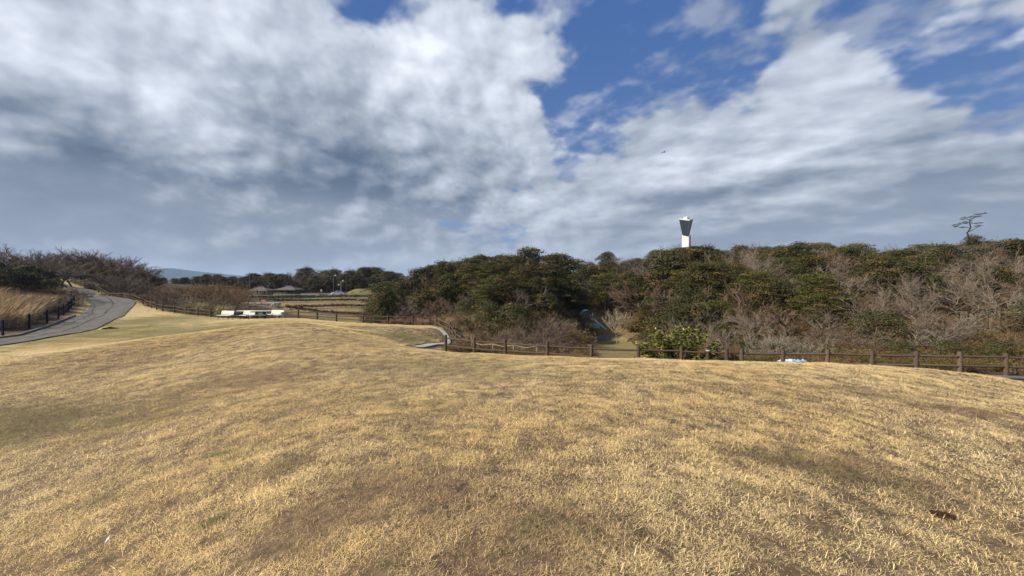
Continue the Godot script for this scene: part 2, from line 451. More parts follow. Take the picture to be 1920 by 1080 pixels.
# heaped heads with creases between them, and long drawn-out banks where the wind has combed the cloud
func puffs(az: float, el: float, streak: float) -> float:
	var p := Vector2(sin(az), -cos(az)) * (cos(el) / (maxf(sin(el), 0.0) + 0.26))
	var heap := 0.0
	var bank := 0.0
	if streak < 1.0:
		var h := Vector2(sin(az), -cos(az)) * (cos(el) / (maxf(sin(el), 0.0) + 0.5)) * 1.7
		heap = cl_a.get_noise_2d(h.x, h.y) * 0.8 - cl_r.get_noise_2d(h.x, h.y) * 0.5
	if streak > 0.0:
		bank = cl_a.get_noise_2d((p.x * 0.86 + p.y * 0.5) * 0.85 + 9.0, (-p.x * 0.5 + p.y * 0.86) * 1.3) * 0.95
		bank -= cl_r.get_noise_2d((p.x * 0.86 + p.y * 0.5) * 0.6, (-p.x * 0.5 + p.y * 0.86) * 1.3) * 0.15
	return lerpf(heap, bank, streak)

func sky_row(y: int) -> void:
	var row := PackedFloat32Array()
	row.resize(SKY_W * 3)
	var el := (0.5 - (y + 0.5) / (SKY_W / 2)) * PI
	if el < -0.02:
		for x in SKY_W:
			row[x * 3] = 0.16; row[x * 3 + 1] = 0.14; row[x * 3 + 2] = 0.11
		sky_rows[y] = row
		return
	var se := maxf(sin(el), 0.0)
	var ce := cos(el)
	var deg := rad_to_deg(maxf(el, 0.0))
	var clear := Color(0.178, 0.27, 0.41).lerp(Color(0.028, 0.074, 0.211), 1.0 - exp(-deg / 13.0))
	for x in SKY_W:
		# away from the view a coarser grain is enough
		if x % 4 and (absf(wrapf((x + 0.5) / SKY_W * 360.0, -180.0, 180.0)) > 64.0 or deg > 56.0):
			for q in 3: row[x * 3 + q] = row[x * 3 - 3 + q]
			continue
		var az := wrapf((x + 0.5) / SKY_W * TAU, -PI, PI)
		var degs := rad_to_deg(az)
		# beyond the sides the same weather goes on
		var u := (degs + 56.0) / 7.0
		if degs > 56.0: u = 16.0 * (1.0 - (degs - 56.0) / 248.0)
		elif degs < -56.0: u = 16.0 * (-56.0 - degs) / 248.0
		var right := smoothstep(-2.0, 26.0, degs) * smoothstep(130.0, 70.0, degs)
		var s := Vector2(sin(az), -cos(az)) * (ce / (se + 0.26))
		var puff := puffs(az, el, right)
		var relief := puff - puffs(az - 0.026, el + 0.018, right)
		var fine := cl_b.get_noise_2d(s.x, s.y)
		var drift := cl_w.get_noise_2d(s.x * 0.8, s.y * 0.8)
		var uu := clampf(u + drift * 0.8, 0.0, 16.0)
		var ww := clampf(deg / 4.0 + cl_w.get_noise_2d(s.x * 0.8 + 40.0, s.y * 0.8) * 0.6, 0.0, 12.0)
		var cover := spread(CLOUD_COVER, uu, ww)
		var light := spread(CLOUD_LIGHT, uu, ww) * (1.0 - 0.10 * right)
		var calm := 0.45 + 0.55 * smoothstep(0.0, 14.0, deg)
		var dens := cover * 1.8 - 1.0 + (puff * 0.80 + fine * 0.30) * (0.5 + 0.5 * calm)
		var alpha := smoothstep(-0.20, 0.20, dens)
		var wisp := cl_a.get_noise_2d((s.x * 0.8 + s.y * 0.6) * 1.8 + 50.0, (-s.x * 0.6 + s.y * 0.8) * 3.2) + fine * 0.35
		alpha = maxf(alpha, 0.62 * smoothstep(0.0, 0.55, wisp + cover * 0.5 - 0.12))
		var glow := clampf(0.05 + 0.86 * light + (relief * 0.60 + puff * 0.26 + fine * 0.08) * calm, 0.0, 1.12)
		glow = maxf(glow, 0.36 * smoothstep(15.0, 9.0, deg) + (glow - 0.36) * 0.25 * smoothstep(15.0, 9.0, deg))
		var cloud := Color(0.060, 0.090, 0.138).lerp(Color(0.46, 0.495, 0.56), pow(minf(glow, 1.0), 1.45))
		if glow > 1.0: cloud = Color(0.46, 0.495, 0.56) * (1.0 + (glow - 1.0) * 1.4)
		# thin air glow low over the land
		cloud = cloud.lerp(Color(0.27, 0.31, 0.36), 0.65 * exp(-deg / 4.0))
		var veil := clear.lerp(cloud, alpha)
		row[x * 3] = veil.r; row[x * 3 + 1] = veil.g; row[x * 3 + 2] = veil.b
	sky_rows[y] = row

func make_sky() -> Sky:
	cl_a.seed = 11; cl_a.frequency = 1.0; cl_a.fractal_octaves = 6; cl_a.fractal_gain = 0.55; cl_a.noise_type = FastNoiseLite.TYPE_SIMPLEX_SMOOTH
	cl_r.seed = 31; cl_r.frequency = 1.05; cl_r.fractal_octaves = 5; cl_r.fractal_gain = 0.52; cl_r.fractal_type = FastNoiseLite.FRACTAL_RIDGED
	cl_b.seed = 23; cl_b.frequency = 8.0; cl_b.fractal_octaves = 4
	cl_w.seed = 5; cl_w.frequency = 1.1; cl_w.fractal_octaves = 3
	sky_rows.resize(SKY_W / 2)
	var job := WorkerThreadPool.add_group_task(sky_row, SKY_W / 2)
	WorkerThreadPool.wait_for_group_task_completion(job)
	var bytes := PackedByteArray()
	for r in sky_rows:
		bytes.append_array(r.to_byte_array())
	sky_rows.clear()
	var im := Image.create_from_data(SKY_W, SKY_W / 2, false, Image.FORMAT_RGBF, bytes)
	var pm := PanoramaSkyMaterial.new()
	pm.panorama = ImageTexture.create_from_image(im)
	var s := Sky.new()
	s.sky_material = pm
	return s

# ------------------------------------------------------------------ ground, paths
func axis(lo: float, hi: float, fine_lo: float, fine_hi: float, step: float, grow: float) -> PackedFloat32Array:
	var up := PackedFloat32Array()
	var s := step
	var p := fine_hi
	while p < hi:
		s *= grow
		p += s
		up.append(p)
	var down := PackedFloat32Array()
	s = step
	p = fine_lo
	while p > lo:
		s *= grow
		p -= s
		down.append(p)
	down.reverse()
	var mid := PackedFloat32Array()
	p = fine_lo
	while p <= fine_hi + 0.001:
		mid.append(p)
		p += step
	return down + mid + up

func build_land() -> void:
	var xs := axis(-3200.0, 3200.0, -15.0, 15.0, 0.3, 1.055)
	var ds := axis(-400.0, 4200.0, -4.0, 24.0, 0.3, 1.045)
	var nx := xs.size()
	var nd := ds.size()
	var mb := MB.new()
	for d in ds:
		for x in xs:
			mb.v.append(Vector3(x, ground(x, d), -d))
			mb.c.append(land_colour(x, d))
	mb.n.resize(mb.v.size())
	for b in nd:
		for a in nx:
			var l := mb.v[b * nx + maxi(a - 1, 0)]
			var r := mb.v[b * nx + mini(a + 1, nx - 1)]
			var f := mb.v[mini(b + 1, nd - 1) * nx + a]
			var k := mb.v[maxi(b - 1, 0) * nx + a]
			mb.n[b * nx + a] = (r - l).cross(f - k).normalized()
			if a < nx - 1 and b < nd - 1:
				var o := b * nx + a
				mb.i.append(o); mb.i.append(o + nx); mb.i.append(o + 1)
				mb.i.append(o + 1); mb.i.append(o + nx); mb.i.append(o + nx + 1)
	solo("ground", mb, M.land, "rolling park ground with the dry mound and the wooded slopes", "ground", "", "structure")

func along(poly: Array, t: float) -> Vector2:
	var f := t * (poly.size() - 1)
	var k := clampi(int(f), 0, poly.size() - 2)
	var g := func(j: int) -> Vector2:
		var q = poly[clampi(j, 0, poly.size() - 1)]
		return Vector2(q[0], q[1])
	return (g.call(k) as Vector2).cubic_interpolate(g.call(k + 1), g.call(k - 1), g.call(k + 2), f - k)

func ribbon(left: Array, right: Array, rows: int, across: int, up: float, col: Color, t0 := 0.0, t1 := 1.0, wander := 0.0) -> MB:
	var mb := MB.new()
	for r in rows + 1:
		var a := along(left, float(r) / rows)
		var b := along(right, float(r) / rows)
		var off := n_mid.get_noise_1d(r * 1.7) * wander
		for s in across + 1:
			var q := a.lerp(b, lerpf(t0, t1, float(s) / across) + off)
			mb.v.append(on_ground(q.x, q.y, up))
			var tone := 0.9 + 0.4 * n_mid.get_noise_2d(q.x * 2.0, q.y * 2.0)
			mb.c.append(Color(col.r * tone, col.g * tone, col.b * tone))
			mb.n.append(Vector3.UP)
	for r in rows:
		for s in across:
			var o := r * (across + 1) + s
			var w := across + 1
			if (mb.v[o + w] - mb.v[o]).cross(mb.v[o + 1] - mb.v[o]).y > 0.0:
				for q in [o, o + 1, o + w, o + 1, o + w + 1, o + w]: mb.i.append(q)
			else:
				for q in [o, o + w, o + 1, o + 1, o + w, o + w + 1]: mb.i.append(q)
	return mb

func offset_line(poly: Array, by: float) -> Array:
	var out := []
	for k in poly.size():
		var a = poly[maxi(k - 1, 0)]
		var b = poly[mini(k + 1, poly.size() - 1)]
		var t := Vector2(b[0] - a[0], b[1] - a[1]).normalized()
		out.append([poly[k][0] + t.y * by, poly[k][1] - t.x * by])
	return out

func build_paths() -> void:
	var p := solo("path", ribbon(PATH_OUTER, PATH_INNER, 90, 8, 0.075, Color(0.20, 0.195, 0.185)), M.asphalt, "grey asphalt footpath bending past the black mesh fence", "path", "", "structure")
	part("seam", ribbon(PATH_OUTER, PATH_INNER, 160, 1, 0.082, Color(0.07, 0.065, 0.06), 0.50, 0.535, 0.05), M.asphalt, p)
	var walk := ribbon(offset_line(CONCRETE_WALK, 0.2), offset_line(CONCRETE_WALK, -0.2), 40, 3, 0.06, Color(0.44, 0.44, 0.43))
	solo("walkway", walk, M.concrete, "narrow pale concrete walk curving down to the log fence corner", "path", "", "structure")
	var east := [[19.6, 15.75], [21.0, 15.4], [24.0, 14.9], [28.0, 14.3], [34.0, 13.4]]
	solo("footpath", ribbon(offset_line(east, 0.35), offset_line(east, -0.55), 30, 3, 0.05, Color(0.24, 0.23, 0.25)), M.asphalt, "short stretch of grey footpath below the mound beside the log fence", "path", "", "structure")
	var play := [[9.4, 47.5], [10.4, 47.8], [11.4, 47.5], [12.0, 47.2]]
	solo("paving", ribbon(offset_line(play, 1.0), offset_line(play, -1.0), 12, 4, 0.05, Color(0.20, 0.21, 0.235)), M.concrete, "blue-grey paved patch at the edge of the clearing", "paving", "", "structure")
	var kerb := MB.new()
	for k in 14:
		var a := along(PATH_INNER, 0.09 + k * 0.031)
		var b := along(PATH_INNER, 0.09 + (k + 1) * 0.031 - 0.001)
		var pa := on_ground(a.x - 0.35, a.y, 0.07)
		var pb := on_ground(b.x - 0.35, b.y, 0.07)
		var t := Transform3D(Basis.looking_at(pb - pa, Vector3.UP), (pa + pb) * 0.5)
		kerb.box(t, Vector3(0.22, 0.24, pa.distance_to(pb)), Color(0.2, 0.19, 0.18), 0.02)
	solo("kerb", kerb, M.concrete, "low concrete kerb under the black mesh fence", "kerb", "", "structure")

# ------------------------------------------------------------------ grass
func tuft(sd: int, blades: int, radius: float, length: float, width: float, lay: float) -> ArrayMesh:
	rng.seed = sd
	var mb := MB.new()
	for k in blades:
		var a := rng.randf() * TAU
		var r := sqrt(rng.randf()) * radius
		var p := Vector3(cos(a) * r, -0.004, sin(a) * r)
		var az := rng.randf() * TAU
		var h := Vector3(cos(az), 0, sin(az))
		var tilt := lay * rng.randf_range(0.35, 1.25)
		var l := length * rng.randf_range(0.5, 1.3) * (1.8 if rng.randf() < 0.06 else 1.0)
		var bend := rng.randf_range(0.2, 1.0)
		var side := h.cross(Vector3.UP).rotated(Vector3.UP, rng.randf_range(-0.7, 0.7)) * (width * rng.randf_range(0.6, 1.2) * 0.5)
		var d0 := (h * sin(tilt) + Vector3.UP * cos(tilt)).normalized()
		var twist := h.rotated(Vector3.UP, rng.randf_range(-0.9, 0.9))
		var d1 := (d0 + twist * bend - Vector3.UP * bend * 0.55).normalized()
		var p1 := p + d0 * l * 0.5
		var p2 := p1 + d1 * l * 0.5
		p2.y = maxf(p2.y, 0.003)
		var tone := rng.randf_range(0.5, 1.4)
		var warm := rng.randf_range(-0.08, 0.08)
		var col := Color(tone * (1.0 + warm), tone, tone * (1.0 - warm * 1.6))
		var o := mb.v.size()
		for q in [p - side, p + side, p1 - side * 0.85, p1 + side * 0.85, p2]:
			mb.v.append(q)
		var nn := ((p1 - p).cross(side).normalized())
		if nn.y < 0.0: nn = -nn
		nn = (nn + Vector3.UP * 0.5).normalized()
		for q in 5:
			mb.n.append(nn)
			mb.c.append(col)
		var facing := (p1 - side - (p - side)).cross(side * 2.0).dot(nn) > 0.0
		for q in ([0, 1, 2, 1, 3, 2, 2, 3, 4] if facing else [0, 2, 1, 1, 2, 3, 2, 4, 3]):
			mb.i.append(o + q)
	return mb.mesh()

func build_grass() -> void:
	var shapes := []
	for k in 5:
		shapes.append(tuft(100 + k, 60, 0.10, 0.040, 0.0024, 1.3))
	var lists := [[], [], [], [], []]
	# ring: near, far, tufts per square metre, size
	for ring in [[0.7, 3.6, 330.0, 0.85], [3.6, 6.5, 260.0, 0.95], [6.5, 14.0, 165.0, 1.15], [14.0, 30.0, 75.0, 1.5], [30.0, 58.0, 20.0, 2.1], [58.0, 80.0, 9.0, 2.6]]:
		rng.seed = int(ring[0] * 10) + 7
		var half := deg_to_rad(62.0)
		var count := int(half * (ring[1] * ring[1] - ring[0] * ring[0]) * ring[2])
		for k in count:
			var r := sqrt(lerpf(ring[0] * ring[0], ring[1] * ring[1], rng.randf()))
			var a := rng.randf_range(-half, half)
			var x := sin(a) * r
			var d := cos(a) * r
			var roll := rng.randf()
			var spin := rng.randf() * TAU
			var sc: float = ring[3] * rng.randf_range(0.75, 1.25)
			if not inside(lawn, x, d) or inside(path_area, x, d): continue
			if r > 14.0 and absf(a) > 0.2 and x > 0.0 and r > 19.0: continue
			if x > -7.6 and x < -4.2 and d > 18.5 and d < 34.2 and walk_gap(x, d) < 0.55: continue
			if x > 19.0 and absf(d - (15.75 - (x - 19.6) * 0.16)) < 0.55: continue
			var col := turf(x, d)
			var lum := col.g
			# bare specks between the plants, more of them where the turf is worn
			if r < 9.0 and n_spot.get_noise_2d(x, d) > 0.40 - 0.35 * clampf((0.50 - lum) * 2.0, 0.0, 0.6) and rng.randf() < 0.8: continue
			if lum < 0.40 and col.g < col.r * 0.95 and rng.randf() < minf(0.25, (0.42 - lum) * 0.9): continue
			var up := slope_at(x, d) if r < 20.0 else Vector3.UP
			var b := Basis(Quaternion(Vector3.UP, up)) * Basis(Vector3.UP, spin)
			var tall := (sc if r < 6.0 else lerpf(sc, 1.0, 0.55)) * rng.randf_range(0.55, 0.95)
			if col.g > col.r: tall *= 1.25
			b = b * Basis.from_scale(Vector3(sc, tall, sc))
			lists[int(roll * 4.99)].append([Transform3D(b, on_ground(x, d)), col * rng.randf_range(0.85, 1.15)])
	var root := Node3D.new()
	root.name = numbered("lawn_grass")
	add_child(root)
	tag(root, "short dry straw-coloured lawn grass covering the mound", "grass", "", "stuff")
	for k in 5:
		var mm := MultiMesh.new()
		mm.transform_format = MultiMesh.TRANSFORM_3D
		mm.use_colors = true
		mm.mesh = shapes[k]
		mm.instance_count = lists[k].size()
		for q in lists[k].size():
			mm.set_instance_transform(q, lists[k][q][0])
			mm.set_instance_color(q, lists[k][q][1])
		var mi := MultiMeshInstance3D.new()
		mi.name = "blades"
		mi.multimesh = mm
		mi.material_override = M.grass
		mi.set_meta("kind", "stuff")
		root.add_child(mi, true)

func walk_gap(x: float, d: float) -> float:
	var best := 99.0
	for k in CONCRETE_WALK.size() - 1:
		var a := Vector2(CONCRETE_WALK[k][0], CONCRETE_WALK[k][1])
		var b := Vector2(CONCRETE_WALK[k + 1][0], CONCRETE_WALK[k + 1][1])
		best = minf(best, Geometry2D.get_closest_point_to_segment(Vector2(x, d), a, b).distance_to(Vector2(x, d)))
	return best

func scatter_stuff(called: String, label: String, category: String, meshes: Array, material: Material, spots: Array) -> void:
	var root := Node3D.new()
	root.name = numbered(called)
	add_child(root)
	tag(root, label, category, "", "stuff")
	for k in meshes.size():
		var mine := []
		for q in spots.size():
			if q % meshes.size() == k: mine.append(spots[q])
		var mm := MultiMesh.new()
		mm.transform_format = MultiMesh.TRANSFORM_3D
		mm.use_colors = true
		mm.mesh = meshes[k]
		mm.instance_count = mine.size()
		for q in mine.size():
			mm.set_instance_transform(q, mine[q][0])
			mm.set_instance_color(q, mine[q][1])
		var mi := MultiMeshInstance3D.new()
		mi.name = "stems"
		mi.multimesh = mm
		mi.material_override = material
		mi.set_meta("kind", "stuff")
		root.add_child(mi, true)

# ------------------------------------------------------------------ trees
func any_dir() -> Vector3:
	var y := rng.randf_range(-1.0, 1.0)
	var a := rng.randf() * TAU
	var r := sqrt(1.0 - y * y)
	return Vector3(cos(a) * r, y, sin(a) * r)

# one branch and its children; thick wood goes to "wood", fine wood to "fine"
func grow(wood: MB, fine: MB, p: Vector3, dir: Vector3, length: float, radius: float, lvl: int, top: int, o: Dictionary) -> void:
	var tone := rng.randf_range(0.75, 1.2)
	if lvl >= top:
		var ft: Color = o.fine * tone
		var e: Vector3 = p + (dir + any_dir() * 0.25 + Vector3.UP * o.rise * 0.5).normalized() * length
		var s := dir.cross(any_dir()).normalized() * maxf(radius, o.least) * 0.8
		fine.tri(p - s, p + s, e, ft)
		return
	var segs := 4 if lvl == 0 else (3 if lvl < 3 else 2)
	var pts := [p]
	var rad := [radius]
	var q := p
	var t := dir
	for k in segs:
		t = (t + any_dir() * o.wobble + Vector3.UP * o.rise * (0.35 if lvl > 0 else 0.1)).normalized()
		q += t * (length / segs)
		pts.append(q)
		rad.append(maxf(radius * lerpf(1.0, 0.5, float(k + 1) / segs), o.least))
	var mb := wood if lvl <= 2 else fine
	var wc: Color = o.wood
	mb.tube(pts, rad, [7, 5, 4, 3, 3, 3][lvl], (wc if lvl <= 2 else wc.lerp(o.fine, 0.6)) * tone)
	var kids: int = o.kids[lvl]
	for k in kids:
		var f := lerpf(o.first if lvl == 0 else 0.25, 1.0, (k + rng.randf()) / kids) * segs
		var j := clampi(int(f), 0, segs - 1)
		var at: Vector3 = (pts[j] as Vector3).lerp(pts[j + 1], f - j)
		var ax := t.cross(any_dir()).normalized()
		var cd := t.rotated(ax, rng.randf_range(o.open * 0.6, o.open * 1.3))
		if lvl == 0:
			var a := TAU * (k * 0.382 + rng.randf() * 0.15)
			var lift: float = rng.randf_range(0.15, 0.75) * (1.2 - o.open * 0.5) + o.get("lift", 0.15)
			cd = Vector3(cos(a), lift, sin(a)).normalized()
		grow(wood, fine, at, cd, length * rng.randf_range(0.5, 0.82) * o.reach[lvl], maxf(radius * 0.55, o.least), lvl + 1, top, o)

func bare_tree(sd: int, height: float, o: Dictionary) -> Node3D:
	rng.seed = sd
	var wood := MB.new()
	var fine := MB.new()
	if o.get("stems", 1) == 1:
		var lean := Vector3(rng.randf_range(-0.25, 0.35), 1, rng.randf_range(-0.2, 0.2)).normalized()
		grow(wood, fine, Vector3(0, -0.25, 0), lean, height * o.bole, height * o.get("girth", 0.022), 0, 4, o)
	else:
		for k in o.stems:
			var a: float = TAU * k / o.stems + rng.randf()
			var out := Vector3(cos(a), rng.randf_range(0.7, 2.2), sin(a)).normalized()
			grow(wood, fine, Vector3(cos(a) * 0.12, -0.2, sin(a) * 0.12) * (height * 0.4), out, height * rng.randf_range(0.4, 0.62), height * 0.013, 1, 4, o)
	return tree_of(wood, fine, M.twig, height)

# scaled so that the top stands at the asked height
func tree_of(wood: MB, fine: MB, crown_mat: Material, height: float) -> Node3D:
	var top := 0.1
	for q in fine.v: top = maxf(top, q.y)
	var f := height / top
	for mb in [wood, fine]:
		for k in mb.v.size(): mb.v[k] *= f
	var t := Node3D.new()
	part("trunk", wood, M.bark, t)
	part("crown", fine, crown_mat, t)
	return t

func clump(mb: MB, at: Vector3, r: Vector3, leaves: int, l: float, w: float, col: Color, vary: float) -> void:
	for k in leaves:
		var d := any_dir()
		if d.y < -0.25: d.y = -d.y * 0.6
		var p := at + d * r * rng.randf_range(0.55, 1.08)
		var nn := (d + any_dir() * 0.75 + Vector3.UP * 0.35).normalized()
		var dir := nn.cross(any_dir()).normalized()
		var t := rng.randf_range(1.0 - vary, 1.0 + vary)
		mb.leaf(p - dir * l * 0.5, dir, nn, l * rng.randf_range(0.7, 1.3), w * rng.randf_range(0.7, 1.3), Color(col.r * t, col.g * t * rng.randf_range(0.94, 1.06), col.b * t))

# o: col, pads (count), flat, leaf, wide
func evergreen(sd: int, height: float, o: Dictionary) -> Node3D:
	rng.seed = sd
	var wood := MB.new()
	var fine := MB.new()
	var wide: float = height * o.wide * 0.5
	var low: float = height * o.low
	var bend := Vector3(rng.randf_range(-0.1, 0.1), 0, rng.randf_range(-0.1, 0.1)) * height
	var tp := []
	var tr := []
	for k in 6:
		var f := k / 5.0
		tp.append(Vector3(0, height * 0.9 * f - 0.3, 0) + bend * f * f + any_dir() * height * 0.012)
		tr.append(height * 0.028 * (1.0 - f * 0.85))
	wood.tube(tp, tr, 7, Color(0.13, 0.10, 0.075))
	var pads: int = o.pads
	for k in pads:
		var f := pow((k + rng.randf()) / pads, 0.85)
		var y := lerpf(low, height * 0.96, f)
		var env := sqrt(maxf(0.03, 1.0 - pow((f - 0.3) / 0.72, 2.0))) if f > 0.3 else lerpf(0.75, 1.0, f / 0.3)
		var a := k * 2.4 + rng.randf_range(-0.5, 0.5)
		var rr := wide * env * sqrt(rng.randf_range(0.12, 1.0)) * 0.86
		var c := Vector3(cos(a) * rr, y, sin(a) * rr) + bend * f
		var s: float = wide * rng.randf_range(0.26, 0.46) * o.pad
		var tone := rng.randf_range(0.7, 1.25)
		var pc: Color = o.col * tone
		if rng.randf() < 0.18: pc = pc.lerp(Color(0.13, 0.085, 0.03) * tone, 0.5)
		clump(fine, c, Vector3(s, s * o.flat, s), o.leaves, o.leaf * height, o.leaf * height * o.slim, pc, 0.35)
		var root: Vector3 = (tp[0] as Vector3).lerp(tp[5], clampf((y - s) / height, 0.05, 0.95))
		wood.tube([root, root.lerp(c, 0.55) + Vector3.DOWN * s * 0.2, c], [height * 0.009, height * 0.006, height * 0.003], 4, Color(0.15, 0.12, 0.09))
	var t := Node3D.new()
	part("trunk", wood, M.bark, t)
	part("crown", fine, M.leaf, t)
	return t

var protos := {}

func make_protos() -> void:
	var grey := {"wood": Color(0.221, 0.193, 0.164), "fine": Color(0.118, 0.0925, 0.0725), "wobble": 0.28, "rise": 0.18, "open": 0.75, "bole": 0.55, "first": 0.3, "kids": [7, 5, 5, 6], "reach": [1.0, 0.95, 0.9, 0.8], "least": 0.009}
	var pale := grey.duplicate()
	pale.wood = Color(0.245, 0.215, 0.178); pale.fine = Color(0.145, 0.12, 0.096); pale.wobble = 0.36; pale.open = 0.6; pale.bole = 0.55; pale.kids = [6, 4, 5, 6]; pale.girth = 0.014; pale.lift = 0.7; pale.rise = 0.45; pale.first = 0.15
	var brown := grey.duplicate()
	brown.wood = Color(0.156, 0.119, 0.0943); brown.fine = Color(0.122, 0.0814, 0.0555); brown.open = 0.55; brown.rise = 0.22; brown.first = 0.18; brown.kids = [8, 5, 6, 7]; brown.bole = 0.42
	var thicket := grey.duplicate()
	thicket.wood = Color(0.172, 0.135, 0.115); thicket.fine = Color(0.115, 0.0888, 0.0703); thicket.stems = 9; thicket.kids = [0, 5, 5, 6]; thicket.wobble = 0.3; thicket.rise = 0.12
	var rusty := thicket.duplicate()
	rusty.fine = Color(0.148, 0.0925, 0.0518); rusty.wood = Color(0.197, 0.148, 0.0984)
	var bleached := thicket.duplicate()
	bleached.wood = Color(0.25, 0.225, 0.19); bleached.fine = Color(0.16, 0.142, 0.113); bleached.stems = 7; bleached.kids = [0, 4, 5, 5]
	protos.bare = []; protos.pale = []; protos.brown = []; protos.thicket = []; protos.rusty = []; protos.bleached = []; protos.oak = []; protos.pine = []; protos.bush = []
	for k in 4:
		protos.bare.append(bare_tree(20 + k, 5.0, grey))
		protos.brown.append(bare_tree(60 + k, 5.0, brown))
	for k in 3:
		protos.pale.append(bare_tree(40 + k, 4.0, pale))
		protos.thicket.append(bare_tree(80 + k, 2.5, thicket))
		protos.rusty.append(bare_tree(90 + k, 3.0, rusty))
		protos.bleached.append(bare_tree(95 + k, 2.5, bleached))
	for k in 4:
		protos.oak.append(evergreen(200 + k, 5.0, {"col": Color(0.031, 0.0318, 0.00886), "pads": 46, "flat": 0.7, "leaf": 0.036, "slim": 0.6, "wide": 1.0, "low": 0.14, "pad": 1.0, "leaves": 170}))
		protos.pine.append(evergreen(300 + k, 5.0, {"col": Color(0.0415, 0.0458, 0.00886), "pads": 40, "flat": 0.36, "leaf": 0.04, "slim": 0.35, "wide": 1.05, "low": 0.16, "pad": 1.05, "leaves": 210}))
	for k in 3:
		protos.bush.append(evergreen(400 + k, 2.0, {"col": Color(0.0444, 0.0458, 0.0177), "pads": 30, "flat": 0.75, "leaf": 0.06, "slim": 0.5, "wide": 1.5, "low": 0.05, "pad": 1.0, "leaves": 110}))

const PROTO_HEIGHT := {"bare": 5.0, "brown": 5.0, "pale": 4.0, "thicket": 2.5, "rusty": 3.0, "bleached": 2.5, "oak": 5.0, "pine": 5.0, "bush": 2.0}
const KIND_NAME := {"bare": "bare_tree", "brown": "bare_tree", "pale": "bare_tree", "thicket": "shrub", "rusty": "shrub", "bleached": "shrub", "oak": "evergreen_tree", "pine": "pine_tree", "bush": "evergreen_shrub"}
const KIND_WORDS := {"bare": "grey-brown leafless tree", "brown": "russet-brown twiggy leafless tree", "pale": "pale-limbed crooked leafless tree", "thicket": "dark brown tangled leafless shrub", "rusty": "rust-brown twiggy leafless shrub",
	"bleached": "bleached grey fan-shaped leafless shrub", "oak": "dark green broadleaf evergreen tree", "pine": "layered olive green pine tree", "bush": "low olive green evergreen shrub"}

func plant(kind: String, x: float, d: float, height: float, place: String, group: String, wide := 1.0) -> Node3D:
	var pick: Node3D = protos[kind][rng.randi() % protos[kind].size()]
	var s: float = height / PROTO_HEIGHT[kind]
	var w := s * wide * rng.randf_range(0.9, 1.15)
	var cat := "tree" if KIND_NAME[kind].ends_with("tree") else "shrub"
	var size := "small" if height < 2.6 else ("mid-sized" if height < 4.4 else "tall")
	if group == "trees on the tower hillside":
		var t := x / d
		var where := "beside the grass clearing" if t < 0.38 else ("downhill from the observation tower" if t < 0.58 else ("uphill from the blue tarpaulin" if t < 0.84 else ("midway between tarpaulin and pine" if t < 1.06 else "downhill from the lone ridge pine")))
		place = ("low on the slope " if d < 38.0 else ("midway up the slope " if d < 60.0 else "along the ridge ")) + where
	elif group == "trees on the central hump":
		var t := x / d
		place = ("on the near face of the hump " if d < 52.0 else "on the crest of the hump ") + ("by the terraces" if t < -0.12 else ("at its middle" if t < 0.06 else "by the clearing"))
	return copy(pick, KIND_NAME[kind], on_ground(x, d, -0.05), rng.randf() * TAU, Vector3(w, s, w), "%s %s %s" % [size, KIND_WORDS[kind], place], cat, group)

# ------------------------------------------------------------------ fences
func log_shape(length: float, r: float, sides: int, col: Color, domed: bool) -> MB:
	var mb := MB.new()
	var pts := []
	var rad := []
	for k in 5:
		pts.append(Vector3(0, length * k / 4.0, 0))
		rad.append(r * rng.randf_range(0.95, 1.05))
	if domed:
		pts[4] = Vector3(0, length - r * 0.35, 0)
		pts.append(Vector3(0, length - r * 0.1, 0)); rad.append(r * 0.9)
		pts.append(Vector3(0, length, 0)); rad.append(r * 0.55)
	mb.tube(pts, rad, sides, col, true)
	return mb

func rail_between(a: Vector3, b: Vector3, r: float, col: Color) -> MB:
	var mb := MB.new()
	var mid := a.lerp(b, 0.5) + Vector3.DOWN * rng.randf_range(0.0, 0.025)
	mb.tube([a, mid, b], [r, r * rng.randf_range(0.94, 1.05), r], 8, col, true)
	return mb

func log_fence(line: Array, label: String, col: Color, height := 0.97, skip_first := false, r := 0.085, lean := {}) -> Node3D:
	rng.seed = int(line[0][0] * 13) + line.size()
	var o := Vector2(line[0][0], line[0][1])
	var base := on_ground(o.x, o.y)
	var t := thing("log_fence", label, "fence", base, 0.0, "brown log post and rail fences")
	var variants := []
	for k in 3: variants.append(log_shape(height + 0.25, r, 10, col * rng.randf_range(0.85, 1.15), true).mesh())
	var tops := []
	for k in line.size():
		var g := on_ground(line[k][0], line[k][1]) - base
		tops.append(g)
		if k == 0 and skip_first: continue
		var m := part("post", variants[k % 3], M.log, t)
		m.position = g + Vector3.DOWN * 0.25
		m.rotation = Vector3(rng.randf_range(-0.02, 0.02), rng.randf() * TAU, rng.randf_range(-0.03, 0.03)) + lean.get(k, Vector3.ZERO)
	for k in line.size() - 1:
		for h in [0.80, 0.38]:
			var a: Vector3 = tops[k] + Vector3.UP * (height * h + rng.randf_range(-0.02, 0.02))
			var b: Vector3 = tops[k + 1] + Vector3.UP * (height * h + rng.randf_range(-0.02, 0.02))
			var n := (b - a).normalized()
			part("rail", rail_between(a + n * r * 0.7, b - n * r * 0.7, r * 0.56, col * rng.randf_range(0.85, 1.2)), M.log, t)
	return t

